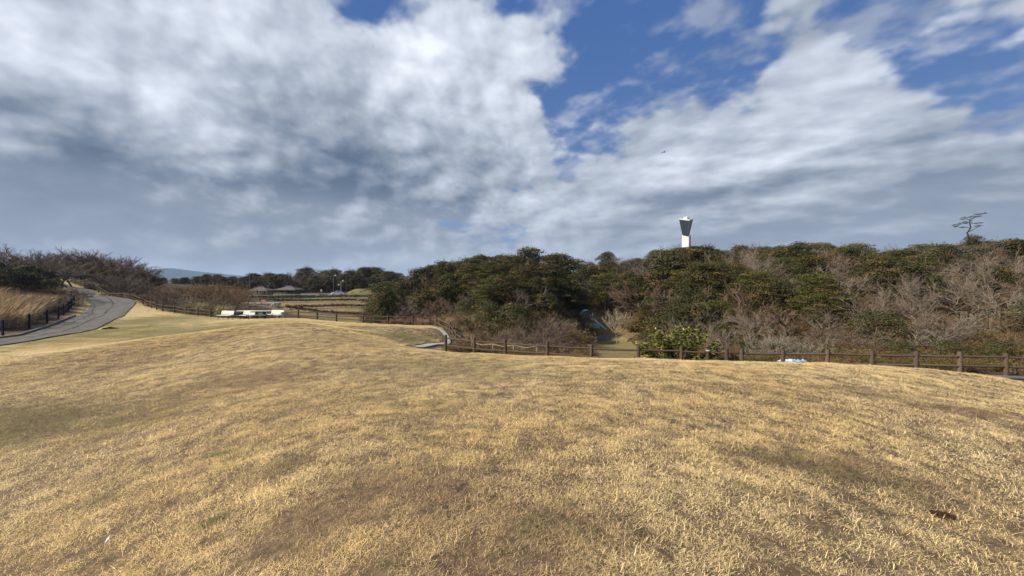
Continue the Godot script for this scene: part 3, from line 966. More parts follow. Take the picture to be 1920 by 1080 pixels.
func build_fences() -> void:
	var c := Color(0.125, 0.093, 0.073)
	log_fence(NEAR_FENCE, "brown log fence running along the crest in front of the grassy clearing", c)
	var broken := log_fence(BROKEN_FENCE, "sagging log fence bays beside the leafy shrub, posts wrapped in white tape", c * 0.8, 0.97, true)
	for k in [1, 2]:
		var q := on_ground(BROKEN_FENCE[k][0], BROKEN_FENCE[k][1]) - broken.position
		var wrap := MB.new()
		wrap.tube([q + Vector3.UP * 0.83, q + Vector3.UP * 0.855, q + Vector3.UP * 0.88], [0.094, 0.097, 0.094], 10, Color(0.42, 0.42, 0.40), true)
		if k == 1:
			for e in 2: wrap.leaf(q + Vector3(0.09, 0.83, 0.05), Vector3(0.6, -0.7 - 0.3 * e, 0.1).normalized(), Vector3(0, 0.1, 1), 0.13, 0.03, Color(0.5, 0.5, 0.48))
		part("tape", wrap, M.paint, broken)
	log_fence(RIGHT_FENCE, "weathered log fence on the far side of the mound below the bare thicket", Color(0.16, 0.118, 0.092))
	log_fence(CORNER_FENCE, "log fence stepping down from the lawn corner beside the concrete walk", c)
	log_fence(LAWN_FENCE, "log fence along the edge of the lawn above the terraced garden", c * 0.85, 0.97, true)
	log_fence(HILL_FENCE, "long log fence climbing the hill behind the bend of the asphalt path", c * 0.95, 1.0, true, 0.085, {9: Vector3(0, 0, -0.5), 8: Vector3(0, 0, -0.25)})
	# stakes with a rope beyond the near fence
	var spots := [[-2.55, 24.2], [-1.15, 22.9], [0.09, 21.4], [1.36, 20.9]]
	for q in spots:
		var mb := MB.new()
		mb.tube([Vector3(0, -0.2, 0), Vector3(0, 0.4, 0), Vector3(0.01, 0.86, 0)], [0.032, 0.032, 0.03], 6, Color(0.42, 0.38, 0.31), true)
		var s := part(numbered("stake"), mb, M.log, self)
		s.position = on_ground(q[0], q[1])
		tag(s, "thin pale wooden stake roped to others behind the log fence", "stake", "pale stakes behind the near fence")
	var rope := MB.new()
	for k in spots.size() - 1:
		var a := on_ground(spots[k][0], spots[k][1], 0.74)
		var b := on_ground(spots[k + 1][0], spots[k + 1][1], 0.74)
		rope.tube([a, a.lerp(b, 0.5) + Vector3.DOWN * 0.12, b], [0.014, 0.014, 0.014], 5, Color(0.3, 0.27, 0.22))
	solo("rope", rope, M.twig, "slack grey rope strung between the pale stakes", "rope")
	# black mesh fence on the inside of the path
	var line := [[-39.6, 27.6], [-40.6, 30.6], [-42.0, 33.4], [-43.6, 36.0], [-45.6, 38.6], [-47.9, 41.0], [-50.6, 43.8], [-53.5, 46.6], [-56.3, 49.4], [-59.4, 51.8]]
	var base := on_ground(line[0][0], line[0][1])
	var t := thing("mesh_fence", "black metal mesh fence on a kerb inside the path bend", "fence", base)
	var black := Color(0.018, 0.018, 0.02)
	var pst := MB.new()
	pst.box(Transform3D(Basis(), Vector3(0, 0.5, 0)), Vector3(0.11, 1.5, 0.11), black, 0.01)
	pst.box(Transform3D(Basis(), Vector3(0, 1.27, 0)), Vector3(0.07, 0.05, 0.07), black, 0.01)
	var pm := pst.mesh()
	for k in line.size():
		part("post", pm, M.metal, t).position = on_ground(line[k][0], line[k][1]) - base
	for k in line.size() - 1:
		var a := on_ground(line[k][0], line[k][1]) - base
		var b := on_ground(line[k + 1][0], line[k + 1][1]) - base
		var mb := MB.new()
		for h in [0.12, 0.62, 1.12]:
			mb.tube([a + Vector3.UP * h, b + Vector3.UP * h], [0.02, 0.02], 4, black)
		var bars := int(a.distance_to(b) / 0.14)
		for j in range(1, bars):
			var q := a.lerp(b, float(j) / bars)
			mb.tube([q + Vector3.UP * 0.1, q + Vector3.UP * 1.13], [0.0055, 0.0055], 3, black)
		part("mesh_panel", mb, M.metal, t)

# ------------------------------------------------------------------ seats, garden, buildings
func bench(x: float, d: float, turn: float, label: String) -> void:
	var t := thing("bench", label, "bench", on_ground(x, d), turn, "white park benches by the lawn fence")
	var white := Color(0.64, 0.635, 0.60)
	for k in 4:
		var mb := MB.new()
		mb.box(Transform3D(Basis(), Vector3(0, 0.43, -0.05 + k * 0.115)), Vector3(1.8, 0.035, 0.10), white, 0.008)
		part("seat_slat", mb, M.paint, t)
	for k in 4:
		var mb := MB.new()
		mb.box(Transform3D(Basis(Vector3.RIGHT, -0.28), Vector3(0, 0.54 + k * 0.105, -0.17 - k * 0.03)), Vector3(1.8, 0.098, 0.03), white, 0.008)
		part("back_slat", mb, M.paint, t)
	for s in [-0.72, 0.72]:
		var mb := MB.new()
		var dark := Color(0.035, 0.037, 0.036)
		mb.tube([Vector3(s, -0.03, 0.34), Vector3(s, 0.2, 0.26), Vector3(s, 0.40, 0.28)], [0.03, 0.028, 0.028], 6, dark, true)
		mb.tube([Vector3(s, -0.03, -0.26), Vector3(s, 0.2, -0.12), Vector3(s, 0.42, -0.13), Vector3(s, 0.90, -0.29)], [0.03, 0.028, 0.028, 0.02], 6, dark, true)
		mb.tube([Vector3(s, 0.40, 0.28), Vector3(s, 0.405, -0.12)], [0.024, 0.024], 5, dark)
		part("leg_frame", mb, M.metal, t)

func picnic_table(x: float, d: float, turn: float) -> void:
	var t := thing("picnic_table", "dark green oval picnic table with attached seats before the white benches", "table", on_ground(x, d), turn)
	var green := Color(0.045, 0.062, 0.058)
	var top := MB.new()
	var ring := []
	for k in 28:
		var a := TAU * k / 28
		ring.append(Vector3(signf(cos(a)) * pow(absf(cos(a)), 0.6) * 1.0, 0, signf(sin(a)) * pow(absf(sin(a)), 0.7) * 0.42))
	var up := Vector3(0, 0.76, 0)
	for k in 28:
		var a: Vector3 = ring[k]
		var b: Vector3 = ring[(k + 1) % 28]
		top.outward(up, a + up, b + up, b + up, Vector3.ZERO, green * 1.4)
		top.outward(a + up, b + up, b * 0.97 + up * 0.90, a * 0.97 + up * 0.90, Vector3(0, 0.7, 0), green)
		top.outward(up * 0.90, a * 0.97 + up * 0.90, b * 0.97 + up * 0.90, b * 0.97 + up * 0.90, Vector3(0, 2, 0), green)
	part("table_top", top, M.tarp, t)
	var ped := MB.new()
	for s in [-0.38, 0.38]:
		ped.box(Transform3D(Basis(), Vector3(s, 0.34, 0)), Vector3(0.16, 0.70, 0.30), green, 0.02)
		ped.box(Transform3D(Basis(), Vector3(s, 0.28, 0)), Vector3(0.08, 0.08, 1.5), green, 0.01)
	part("pedestal", ped, M.metal, t)
	for s in [-0.72, 0.72]:
		var seat := MB.new()
		seat.box(Transform3D(Basis(), Vector3(0, 0.43, s)), Vector3(1.9, 0.05, 0.28), Color(0.19, 0.22, 0.21), 0.015)
		part("seat", seat, M.tarp, t)
		for e in [-0.75, 0.75]:
			var leg := MB.new()
			leg.tube([Vector3(e, -0.05, s), Vector3(e, 0.41, s)], [0.035, 0.035], 6, green, true)
			part("leg", leg, M.metal, t)

func hedge(called: String, a: Vector2, b: Vector2, h: float, wide: float, col: Color, label: String) -> void:
	var base := on_ground(a.x, a.y)
	var t := thing(called, label, "hedge", base, 0.0, "clipped hedges on the terraces")
	rng.seed = int(a.x * 7 + a.y * 31)
	var mb := MB.new()
	var wood := MB.new()
	var n := int(a.distance_to(b) / 0.55)
	for k in n + 1:
		var p := a.lerp(b, float(k) / n)
		var g := on_ground(p.x, p.y) - base
		var hh := h * (1.25 + 0.22 * n_fine.get_noise_2d(p.x, p.y))
		clump(mb, g + Vector3(rng.randf_range(-0.1, 0.1), hh * 0.5, 0), Vector3(0.45, hh * 0.55, wide * 0.5), 80, 0.26, 0.17, col * rng.randf_range(0.75, 1.25), 0.35)
		if k % 2 == 0: wood.tube([g + Vector3.DOWN * 0.1, g + Vector3.UP * hh * 0.7], [0.03, 0.015], 4, Color(0.1, 0.08, 0.06))
	part("foliage", mb, M.leaf, t)
	part("stems", wood, M.bark, t)

func pavilion(x: float, d: float, turn: float, blinds: bool, label: String) -> void:
	var t := thing("pavilion", label, "pavilion", on_ground(x, d), turn, "open wooden pavilions by the car park")
	var timber := Color(0.20, 0.185, 0.17)
	for sx in [-2.6, 0.0, 2.6]:
		for sz in [-1.9, 1.9]:
			var mb := MB.new()
			mb.box(Transform3D(Basis(), Vector3(sx, 1.1, sz)), Vector3(0.22, 2.5, 0.22), timber * 1.5, 0.02)
			part("post", mb, M.log, t)
	var roof := MB.new()
	var e := [Vector3(-3.5, 2.3, -2.7), Vector3(3.5, 2.3, -2.7), Vector3(3.5, 2.3, 2.7), Vector3(-3.5, 2.3, 2.7)]
	var r0 := Vector3(-0.9, 3.35, 0)
	var r1 := Vector3(0.9, 3.35, 0)
	var slate := Color(0.15, 0.145, 0.14)
	var mid := Vector3(0, 2.0, 0)
	roof.outward(e[3], e[2], r1, r0, mid, slate); roof.outward(e[0], e[1], r1, r0, mid, slate)
	roof.outward(e[0], e[3], r0, r0, mid, slate); roof.outward(e[1], e[2], r1, r1, mid, slate)
	for k in 4:
		roof.outward(e[k], e[(k + 1) % 4], e[(k + 1) % 4] - Vector3(0, 0.18, 0), e[k] - Vector3(0, 0.18, 0), mid, timber)
	roof.outward(e[0] - Vector3(0, 0.18, 0), e[1] - Vector3(0, 0.18, 0), e[2] - Vector3(0, 0.18, 0), e[3] - Vector3(0, 0.18, 0), Vector3(0, 5, 0), timber * 0.7)
	var cover := part("roof", roof, M.concrete, t)
	var ridge := MB.new()
	ridge.box(Transform3D(Basis(), Vector3(0, 3.42, 0)), Vector3(2.1, 0.22, 0.5), Color(0.3, 0.29, 0.27), 0.02)
	part("ridge_cap", ridge, M.concrete, cover)
	for s in [-1.3, 1.3]:
		var rail := MB.new()
		for h in [0.4, 0.85]: rail.box(Transform3D(Basis(), Vector3(s, h, 1.9)), Vector3(2.36, 0.1, 0.07), timber * 1.6, 0.01)
		for j in 7: rail.box(Transform3D(Basis(), Vector3(s - 1.05 + j * 0.35, 0.62, 1.9)), Vector3(0.05, 0.36, 0.05), timber * 1.4)
		part("railing", rail, M.log, t)
		if blinds:
			var bl := MB.new()
			bl.box(Transform3D(Basis(), Vector3(s + 0.5, 1.5, -1.85)), Vector3(1.9, 1.25, 0.06), Color(0.68, 0.67, 0.56), 0.01)
			part("blind", bl, M.paint, t)
	var bk := MB.new()
	bk.box(Transform3D(Basis(), Vector3(0, 0.55, -1.9)), Vector3(5.0, 0.8, 0.1), timber * 0.7)
	part("back_panel", bk, M.log, t)
	var fl := MB.new()
	fl.box(Transform3D(Basis(), Vector3(0, 0.0, 0)), Vector3(6.0, 0.3, 4.6), Color(0.25, 0.25, 0.24), 0.02)
	part("floor_slab", fl, M.concrete, t)

func pole(called: String, x: float, d: float, h: float, r: float, col: Color, label: String, heads: int) -> void:
	var t := thing(called, label, "lamp post" if heads > 0 else "pole", on_ground(x, d))
	var mb := MB.new()
	mb.tube([Vector3(0, -0.3, 0), Vector3(0, h * 0.5, 0), Vector3(0, h, 0)], [r, r * 0.9, r * 0.7], 8, col, true)
	part("shaft", mb, M.metal, t)
	for k in heads:
		var hd := MB.new()
		var y := h - k * h * 0.3
		var s := 1.0 if k % 2 == 0 else -1.0
		hd.tube([Vector3(0, y - 0.1, 0), Vector3(s * 0.5, y + 0.1, 0)], [r * 0.5, r * 0.5], 5, col)
		hd.box(Transform3D(Basis(), Vector3(s * 0.75, y + 0.1, 0)), Vector3(0.6, 0.28, 0.4), Color(0.6, 0.62, 0.62), 0.06)
		part("lamp_head", hd, M.paint, t)

func build_garden() -> void:
	bench(-31.3, 42.0, -0.28, "white slatted bench standing clear of the picnic table by the fence")
	bench(-28.6, 41.6, -0.3, "white slatted bench half hidden behind the picnic table")
	bench(-25.4, 41.3, -0.35, "white slatted bench between the picnic table and the fence gate post")
	picnic_table(-25.8, 39.4, 0.06)
	var bin := thing("litter_bin", "small grey litter bin beside the dark fence post", "bin", on_ground(-24.6, 41.2))
	var mb := MB.new()
	mb.tube([Vector3(0, -0.02, 0), Vector3(0, 0.62, 0)], [0.2, 0.24], 12, Color(0.36, 0.40, 0.41), true)
	part("body", mb, M.metal, bin)
	mb = MB.new()
	mb.tube([Vector3(0, 0.60, 0), Vector3(0, 0.68, 0), Vector3(0, 0.72, 0)], [0.26, 0.26, 0.18], 12, Color(0.5, 0.52, 0.52), true)
	part("lid", mb, M.metal, bin)
	# broad stair down to the garden
	var st := thing("stairway", "broad dark stone stairway with pale edges below the white benches", "stairway", Vector3(-57.0, ground(-57.0, 84.0), -84.0), 0.0)
	for k in 9:
		var d := 76.0 + k * 1.9
		var x := -54.5 - k * 0.75
		var y: float = ground(x, d) + 0.2 + k * 0.02 - st.position.y
		var step := MB.new()
		step.box(Transform3D(Basis(), Vector3(x + 57.0, y - 0.25, -(d - 84.0))), Vector3(9.0, 0.7, 1.86), Color(0.052, 0.052, 0.058), 0.01)
		part("step", step, M.concrete, st)
		var nose := MB.new()
		nose.box(Transform3D(Basis(), Vector3(x + 57.0, y + 0.12, -(d - 84.0) + 0.86)), Vector3(8.96, 0.05, 0.14), Color(0.46, 0.45, 0.46), 0.01)
		part("nosing", nose, M.concrete, st)
		var edge := MB.new()
		edge.box(Transform3D(Basis(Vector3.UP, -0.3), Vector3(x + 61.7, y + 0.05, -(d - 84.0))), Vector3(0.4, 0.5, 1.95), Color(0.5, 0.48, 0.45), 0.03)
		part("edging", edge, M.concrete, st)
	var head := MB.new()
	head.box(Transform3D(Basis(), Vector3(-61.0 + 57.0, ground(-61.0, 93.2) + 0.45 - st.position.y, -(93.2 - 84.0))), Vector3(9.5, 0.3, 0.4), Color(0.55, 0.53, 0.5), 0.03)
	part("coping", head, M.concrete, st)
	var rl := thing("handrail", "thin pale handrail slanting beside the broad stairway", "handrail", on_ground(-47.0, 80.0))
	mb = MB.new()
	var ra := on_ground(-55.5, 92.0, 1.1) - rl.position
	var rb := on_ground(-48.0, 75.0, 1.1) - rl.position
	mb.tube([ra, rb], [0.055, 0.055], 6, Color(0.55, 0.53, 0.48), true)
	part("rail", mb, M.paint, rl)
	for k in 5:
		mb = MB.new()
		var q := ra.lerp(rb, k / 4.0)
		var gy := ground(q.x + rl.position.x, -(q.z + rl.position.z)) - rl.position.y
		mb.tube([Vector3(q.x, gy - 0.2, q.z), q], [0.04, 0.04], 5, Color(0.5, 0.48, 0.43))
		part("post", mb, M.paint, rl)
	var low := thing("white_rail", "long white wooden rail on short posts beyond the benches and fence", "railing", on_ground(-32.5, 49.0))
	mb = MB.new()
	mb.box(Transform3D(Basis(Vector3.UP, -0.05), Vector3(0, 1.04, 0)), Vector3(5.5, 0.1, 0.16), Color(0.76, 0.75, 0.72), 0.02)
	part("rail", mb, M.paint, low)
	for k in 4:
		mb = MB.new()
		mb.box(Transform3D(Basis(), Vector3(-2.5 + k * 1.66, 0.35, (k - 1.5) * -0.083)), Vector3(0.1, 1.28, 0.1), Color(0.5, 0.49, 0.46), 0.01)
		part("post", mb, M.paint, low)
	var sg := thing("notice_board", "small faded red notice board beside the stairway", "sign", on_ground(-44.0, 68.0))
	mb = MB.new()
	mb.box(Transform3D(Basis(), Vector3(0, 1.75, 0)), Vector3(0.75, 0.6, 0.05), Color(0.50, 0.22, 0.19), 0.01)
	part("board", mb, M.paint, sg)
	for s in [-0.3, 0.3]:
		mb = MB.new()
		mb.tube([Vector3(s, -0.3, -0.04), Vector3(s, 1.95, -0.04)], [0.03, 0.03], 5, Color(0.2, 0.18, 0.16), true)
		part("leg", mb, M.log, sg)
	# hedges, row behind row
	var russet := Color(0.062, 0.026, 0.018)
	var green := Color(0.036, 0.042, 0.015)
	hedge("hedge", Vector2(-44.0, 77.0), Vector2(-31.0, 78.5), 0.85, 0.9, russet, "lowest clipped russet hedge above the pale garden slope")
	hedge("hedge", Vector2(-30.5, 79.5), Vector2(-24.0, 81.0), 0.9, 0.9, russet * 0.9, "short ragged russet hedge end beside the dark evergreen")
	hedge("hedge", Vector2(-52.0, 88.5), Vector2(-31.0, 90.5), 0.85, 0.9, russet, "long clipped russet hedge between two strips of tan lawn")
	hedge("hedge", Vector2(-30.0, 92.0), Vector2(-24.0, 93.0), 0.8, 1.0, green, "short green clipped hedge at the end of the middle terrace")
	hedge("hedge", Vector2(-66.0, 101.0), Vector2(-42.0, 103.0), 0.8, 0.9, green * 0.8, "ragged green and brown hedge on the upper terrace")
	hedge("hedge", Vector2(-41.0, 103.5), Vector2(-30.0, 104.5), 0.7, 0.9, russet * 0.8, "short russet hedge continuing the upper terrace row")
	hedge("hedge", Vector2(-78.0, 112.0), Vector2(-50.0, 113.0), 1.0, 1.2, green, "thick dark green hedge below the pavilions")
	hedge("hedge", Vector2(-49.0, 113.5), Vector2(-33.0, 114.0), 1.1, 1.2, green * 1.1, "dark green hedge below the white car and grass bank")
	hedge("hedge", Vector2(-76.0, 118.0), Vector2(-61.0, 118.5), 0.7, 0.9, green * 0.7, "very dark hedge right in front of the pavilions")
	for q in [[-58.5, 117.5], [-52.5, 117.0], [-48.0, 116.0]]:
		hedge("round_shrub", Vector2(q[0], q[1]), Vector2(q[0] + 1.6, q[1]), 1.1, 1.3, green * 0.8, "small rounded dark shrub along the car park edge")
	# car park edge
	var gr := thing("guard_rail", "pale grey guard rail in front of the pavilions and car park", "railing", on_ground(-90.0, 121.0))
	for k in 22:
		var a := on_ground(-90.0 + k * 2.2, 121.0) - gr.position
		var b := on_ground(-90.0 + (k + 1) * 2.2, 121.0) - gr.position
		mb = MB.new()
		mb.box(Transform3D(Basis(), a + Vector3(0, 0.5, 0)), Vector3(0.14, 1.2, 0.14), Color(0.4, 0.4, 0.38), 0.02)
		part("post", mb, M.concrete, gr)
		for h in [0.95, 0.5]:
			mb = MB.new()
			mb.tube([a + Vector3.UP * h, b + Vector3.UP * h], [0.075, 0.075], 6, Color(0.42, 0.42, 0.40))
			part("rail", mb, M.concrete, gr)
	pavilion(-83.5, 128.0, 0.0, true, "grey roofed open pavilion with pale cream blinds inside")
	pavilion(-75.0, 129.5, 0.0, false, "grey roofed open pavilion without blinds beside the other")
	pole("flag_pole", -86.0, 126.0, 8.5, 0.05, Color(0.25, 0.25, 0.25), "tall thin grey pole at the corner of the pavilion with blinds", 0)
	pole("lamp_post", -60.5, 136.0, 4.6, 0.07, Color(0.33, 0.34, 0.34), "lamp post with two white heads beside the white car", 2)
	pole("lamp_post", -65.0, 140.0, 6.5, 0.07, Color(0.2, 0.2, 0.2), "taller lamp post with one white head against the dark trees", 1)
	pole("utility_pole", -57.5, 133.5, 6.0, 0.08, Color(0.08, 0.075, 0.07), "dark bare pole in front of the grass bank", 0)
	var rs := thing("round_sign", "small round sign on a post at the car park edge", "sign", on_ground(-62.5, 126.0))
	mb = MB.new()
	mb.tube([Vector3(0, -0.2, 0), Vector3(0, 2.0, 0)], [0.05, 0.05], 6, Color(0.3, 0.3, 0.3), true)
	part("post", mb, M.metal, rs)
	mb = MB.new()
	mb.tube([Vector3(0, 1.9, 0.05), Vector3(0, 1.9, 0.09)], [0.36, 0.36], 14, Color(0.3, 0.3, 0.29), true)
	part("disc", mb, M.paint, rs)
	car(-59.0, 130.0, 0.5)
	# grass bank
	var bank := MB.new()
	var prof := [[-61.0, 0.0], [-57.0, 1.75], [-48.0, 1.8], [-44.0, 1.8], [-43.0, 0.0]]
	for k in prof.size() - 1:
		for seg in 4:
			var f0 := seg / 4.0
			var f1 := (seg + 1) / 4.0
			var xa := lerpf(prof[k][0], prof[k + 1][0], f0)
			var xb := lerpf(prof[k][0], prof[k + 1][0], f1)
			var ha := lerpf(prof[k][1], prof[k + 1][1], f0)
			var hb := lerpf(prof[k][1], prof[k + 1][1], f1)
			var ga := ground(xa, 139.0) - 0.1
			var gb := ground(xb, 139.0) - 0.1
			var tint := Color(0.26, 0.235, 0.10) * (0.85 + 0.5 * n_mid.get_noise_2d(xa, 3.0))
			bank.outward(Vector3(xa, ga - 0.6, -136.0), Vector3(xb, gb - 0.6, -136.0), Vector3(xb, gb + hb, -139.5), Vector3(xa, ga + ha, -139.5), Vector3(-50, -6, -141), tint)
			bank.outward(Vector3(xa, ga + ha, -139.5), Vector3(xb, gb + hb, -139.5), Vector3(xb, gb + hb, -144.0), Vector3(xa, ga + ha, -144.0), Vector3(-50, -6, -141), tint)
	solo("grass_bank", bank, M.land, "low flat-topped tan grass bank behind the car park", "bank", "", "structure")

func car(x: float, d: float, turn: float) -> void:
	var t := thing("parked_car", "small white car parked beside the grass bank", "car", on_ground(x, d), turn)
	var white := Color(0.78, 0.79, 0.80)
	var side := [[-1.95, 0.30], [-2.0, 0.62], [-1.85, 0.88], [-1.15, 0.98], [-0.55, 1.42], [0.75, 1.46], [1.55, 1.02], [1.95, 0.92], [2.0, 0.35]]
	var mb := MB.new()
	var mid := Vector3(0, 0.75, 0)
	for k in side.size():
		var a = side[k]
		var b = side[(k + 1) % side.size()]
		var wa := 0.82 if a[1] < 1.2 else 0.66
		var wb := 0.82 if b[1] < 1.2 else 0.66
		mb.outward(Vector3(a[0], a[1], -wa), Vector3(b[0], b[1], -wb), Vector3(b[0], b[1], wb), Vector3(a[0], a[1], wa), mid, white)
		for s in [-1.0, 1.0]:
			mb.outward(Vector3(0, 0.7, 0.84 * s), Vector3(a[0], a[1], wa * s), Vector3(b[0], b[1], wb * s), Vector3(b[0], b[1], wb * s), mid, white)
	part("body", mb, M.tarp, t)
	for s in [-1.0, 1.0]:
		mb = MB.new()
		mb.outward(Vector3(-0.95, 1.02, 0.815 * s), Vector3(1.25, 1.04, 0.815 * s), Vector3(0.7, 1.38, 0.705 * s), Vector3(-0.5, 1.36, 0.705 * s), mid, Color(0.03, 0.035, 0.04))
		part("side_window", mb, M.glass, t)
	mb = MB.new()
	mb.outward(Vector3(-1.13, 1.02, -0.7), Vector3(-1.13, 1.02, 0.7), Vector3(-0.6, 1.40, 0.6), Vector3(-0.6, 1.40, -0.6), Vector3(0, 0.5, 0), Color(0.03, 0.035, 0.04))
	part("windscreen", mb, M.glass, t)
	for wx in [-1.2, 1.25]:
		for s in [-0.76, 0.76]:
			mb = MB.new()
			mb.tube([Vector3(wx, 0.31, s - 0.1), Vector3(wx, 0.31, s + 0.1)], [0.31, 0.31], 14, Color(0.02, 0.02, 0.02), true)
			var wheel := part("wheel", mb, M.log, t)
			var hub := MB.new()
			hub.tube([Vector3(wx, 0.31, s + 0.1 * signf(s)), Vector3(wx, 0.31, s + 0.112 * signf(s))], [0.19, 0.18], 12, Color(0.4, 0.4, 0.42), true)
			part("rim", hub, M.metal, wheel)

func build_tower() -> void:
	var d := 255.0
	var k := d / 721.0
	var x := 325.0 * k
	var base_y := 4.0
	var t := thing("observation_tower", "white concrete observation tower with a flared dark glass head above the trees", "tower", Vector3(x, base_y, -d))
	var y := func(py: float) -> float: return 4.0 + (528.0 - py) * k - base_y
	# plan corners: left, front, right, back; widths in metres at the foot of the glass and at the rim
	var ring := func(w: float, h: float, sag: float) -> Array:
		return [Vector3(-w, h, 0.2 * w), Vector3(0.12 * w, h - sag, 0.85 * w), Vector3(w, h + 0.1, -0.05 * w), Vector3(-0.1 * w, h + 0.2, -0.9 * w)]
	var lo: Array = ring.call(2.5, y.call(441.0), 0.9)
	var hi: Array = ring.call(4.9, y.call(412.5), 1.3)
	var mid := Vector3(0, y.call(427.0), 0)
	var glass := MB.new()
	for c in 4:
		glass.outward(lo[c], lo[(c + 1) % 4], hi[(c + 1) % 4], hi[c], mid, Color(0.028, 0.046, 0.056))
	glass.outward(lo[0], lo[1], lo[2], lo[3], mid, Color(0.1, 0.1, 0.1))
	var head := part("glass_head", glass, M.glass, t)
	for c in 4:
		for j in range(1, 5):
			var f := j / 5.0
			var bar := MB.new()
			var a := (lo[c] as Vector3).lerp(lo[(c + 1) % 4], f)
			var b := (hi[c] as Vector3).lerp(hi[(c + 1) % 4], f)
			bar.tube([a, b], [0.07, 0.09], 4, Color(0.02, 0.03, 0.035))
			part("mullion", bar, M.metal, head)
		for j in range(0, 6):
			var f := j / 5.0
			var bar := MB.new()
			bar.tube([(lo[c] as Vector3).lerp(hi[c], f), (lo[(c + 1) % 4] as Vector3).lerp(hi[(c + 1) % 4], f)], [0.07, 0.07], 4, Color(0.025, 0.035, 0.04))
			part("transom", bar, M.metal, head)
	var rim := MB.new()
	for c in 4:
		var a: Vector3 = hi[c]
		var b: Vector3 = hi[(c + 1) % 4]
		rim.outward(a + Vector3.UP * 0.05, b + Vector3.UP * 0.05, b + Vector3.UP * 0.75, a + Vector3.UP * 0.75, mid, Color(0.66, 0.66, 0.6))
		rim.outward(a * Vector3(0.93, 1, 0.93) + Vector3.UP * 0.05, b * Vector3(0.93, 1, 0.93) + Vector3.UP * 0.05, b * Vector3(0.93, 1, 0.93) + Vector3.UP * 0.75, a * Vector3(0.93, 1, 0.93) + Vector3.UP * 0.75, mid, Color(0.66, 0.66, 0.6))
	part("parapet", rim, M.paint, t)
	var deck := MB.new()
	deck.outward(hi[0], hi[1], hi[2], hi[3], mid, Color(0.4, 0.4, 0.38))
	part("roof_deck", deck, M.concrete, t)
	var hut := MB.new()
	hut.box(Transform3D(Basis(Vector3.UP, 0.5), Vector3(0.5, y.call(412.0), 0.3)), Vector3(3.2, 3.0, 2.6), Color(0.8, 0.8, 0.78), 0.15)
	var room := part("plant_room", hut, M.paint, t)
	for q in [[1.0, 405.0], [-0.4, 406.5]]:
		var mast := MB.new()
		mast.tube([Vector3(q[0], y.call(409.0), 0), Vector3(q[0], y.call(q[1]), 0)], [0.1, 0.05], 5, Color(0.4, 0.4, 0.4))
		part("aerial", mast, M.metal, room)
	var stem := MB.new()
	var s0: Array = [Vector3(-2.9, 0, 0.3), Vector3(1.1, 0, 2.3), Vector3(2.2, 0, 1.0), Vector3(-1.5, 0, -1.8)]
	var s1: Array = [Vector3(-2.5, y.call(440.0), 0.2), Vector3(1.0, y.call(442.5), 2.0), Vector3(2.0, y.call(441.0), 0.9), Vector3(-1.3, y.call(440.0), -1.6)]
	for c in 4:
		stem.outward(s0[c], s0[(c + 1) % 4], s1[(c + 1) % 4], s1[c], Vector3(0, 12, 0), Color(0.78, 0.77, 0.72))
	part("shaft", stem, M.paint, t)
	var col := MB.new()
	col.tube([Vector3(3.3, 0, 0.2), Vector3(2.9, y.call(441.0), 0.1)], [0.35, 0.32], 8, Color(0.25, 0.27, 0.29))
	part("column", col, M.concrete, t)

func build_lone_pine() -> void:
	var d := 74.0
	var k := d / 721.0
	var x := 856.5 * k
	var base := Vector3(x, 4.0 + (528.0 - 446.0) * k, -d)
	var g := ground(x, d)
	var t := thing("lone_pine", "wind-bent thin pine with flat tiers standing above the ridge canopy", "tree", Vector3(x, g, -d))
	rng.seed = 77
	var rise := base.y - g
	var at := func(u: float, w: float) -> Vector3: return Vector3((u - 625.0) / 13.5 * k, rise + (800.0 - w) / 13.5 * k + 0.1, rng.randf_range(-0.25, 0.25))
	var wood := MB.new()
	var dark := Color(0.05, 0.045, 0.04)
	var tp := [Vector3(0.2, -0.3, 0), Vector3(0.15, rise * 0.5, 0.1)]
	for q in [[625, 790], [575, 690], [610, 570], [650, 430], [620, 350], [700, 300]]: tp.append(at.call(q[0], q[1]))
	wood.tube(tp, [0.16, 0.15, 0.13, 0.12, 0.11, 0.09, 0.07, 0.04], 7, dark)
	for br in [[[600, 660], [760, 580], [860, 520]], [[600, 580], [470, 540], [330, 570]], [[640, 440], [520, 420], [300, 480]], [[640, 400], [520, 330], [400, 350]], [[640, 390], [760, 290], [960, 210]], [[640, 450], [780, 440], [900, 440]]]:
		wood.tube([at.call(br[0][0], br[0][1]), at.call(br[1][0], br[1][1]), at.call(br[2][0], br[2][1])], [0.055, 0.04, 0.02], 5, dark)
	var fine := MB.new()
	for c in [[860, 515, 90], [800, 540, 50], [870, 440, 80], [760, 455, 40], [960, 205, 45], [880, 215, 70], [770, 225, 60], [860, 275, 50], [640, 285, 100], [540, 310, 110], [440, 345, 70], [740, 290, 60], [470, 420, 90], [380, 470, 100], [260, 490, 60], [330, 520, 70], [420, 560, 70], [250, 540, 40], [520, 450, 60]]:
		var r: float = c[2] / 13.5 * k
		for j in 4:
			var q: Vector3 = at.call(c[0] + rng.randf_range(-0.7, 0.7) * c[2], c[1] + rng.randf_range(-14, 10))
			clump(fine, q, Vector3(r * 0.5, r * 0.24, r * 0.5), 34, 0.17, 0.035, Color(0.045, 0.05, 0.03), 0.3)
			wood.tube([at.call(c[0], c[1] + 12), q], [0.018, 0.006], 3, dark)
	part("trunk", wood, M.bark, t)
	part("crown", fine, M.leaf, t)

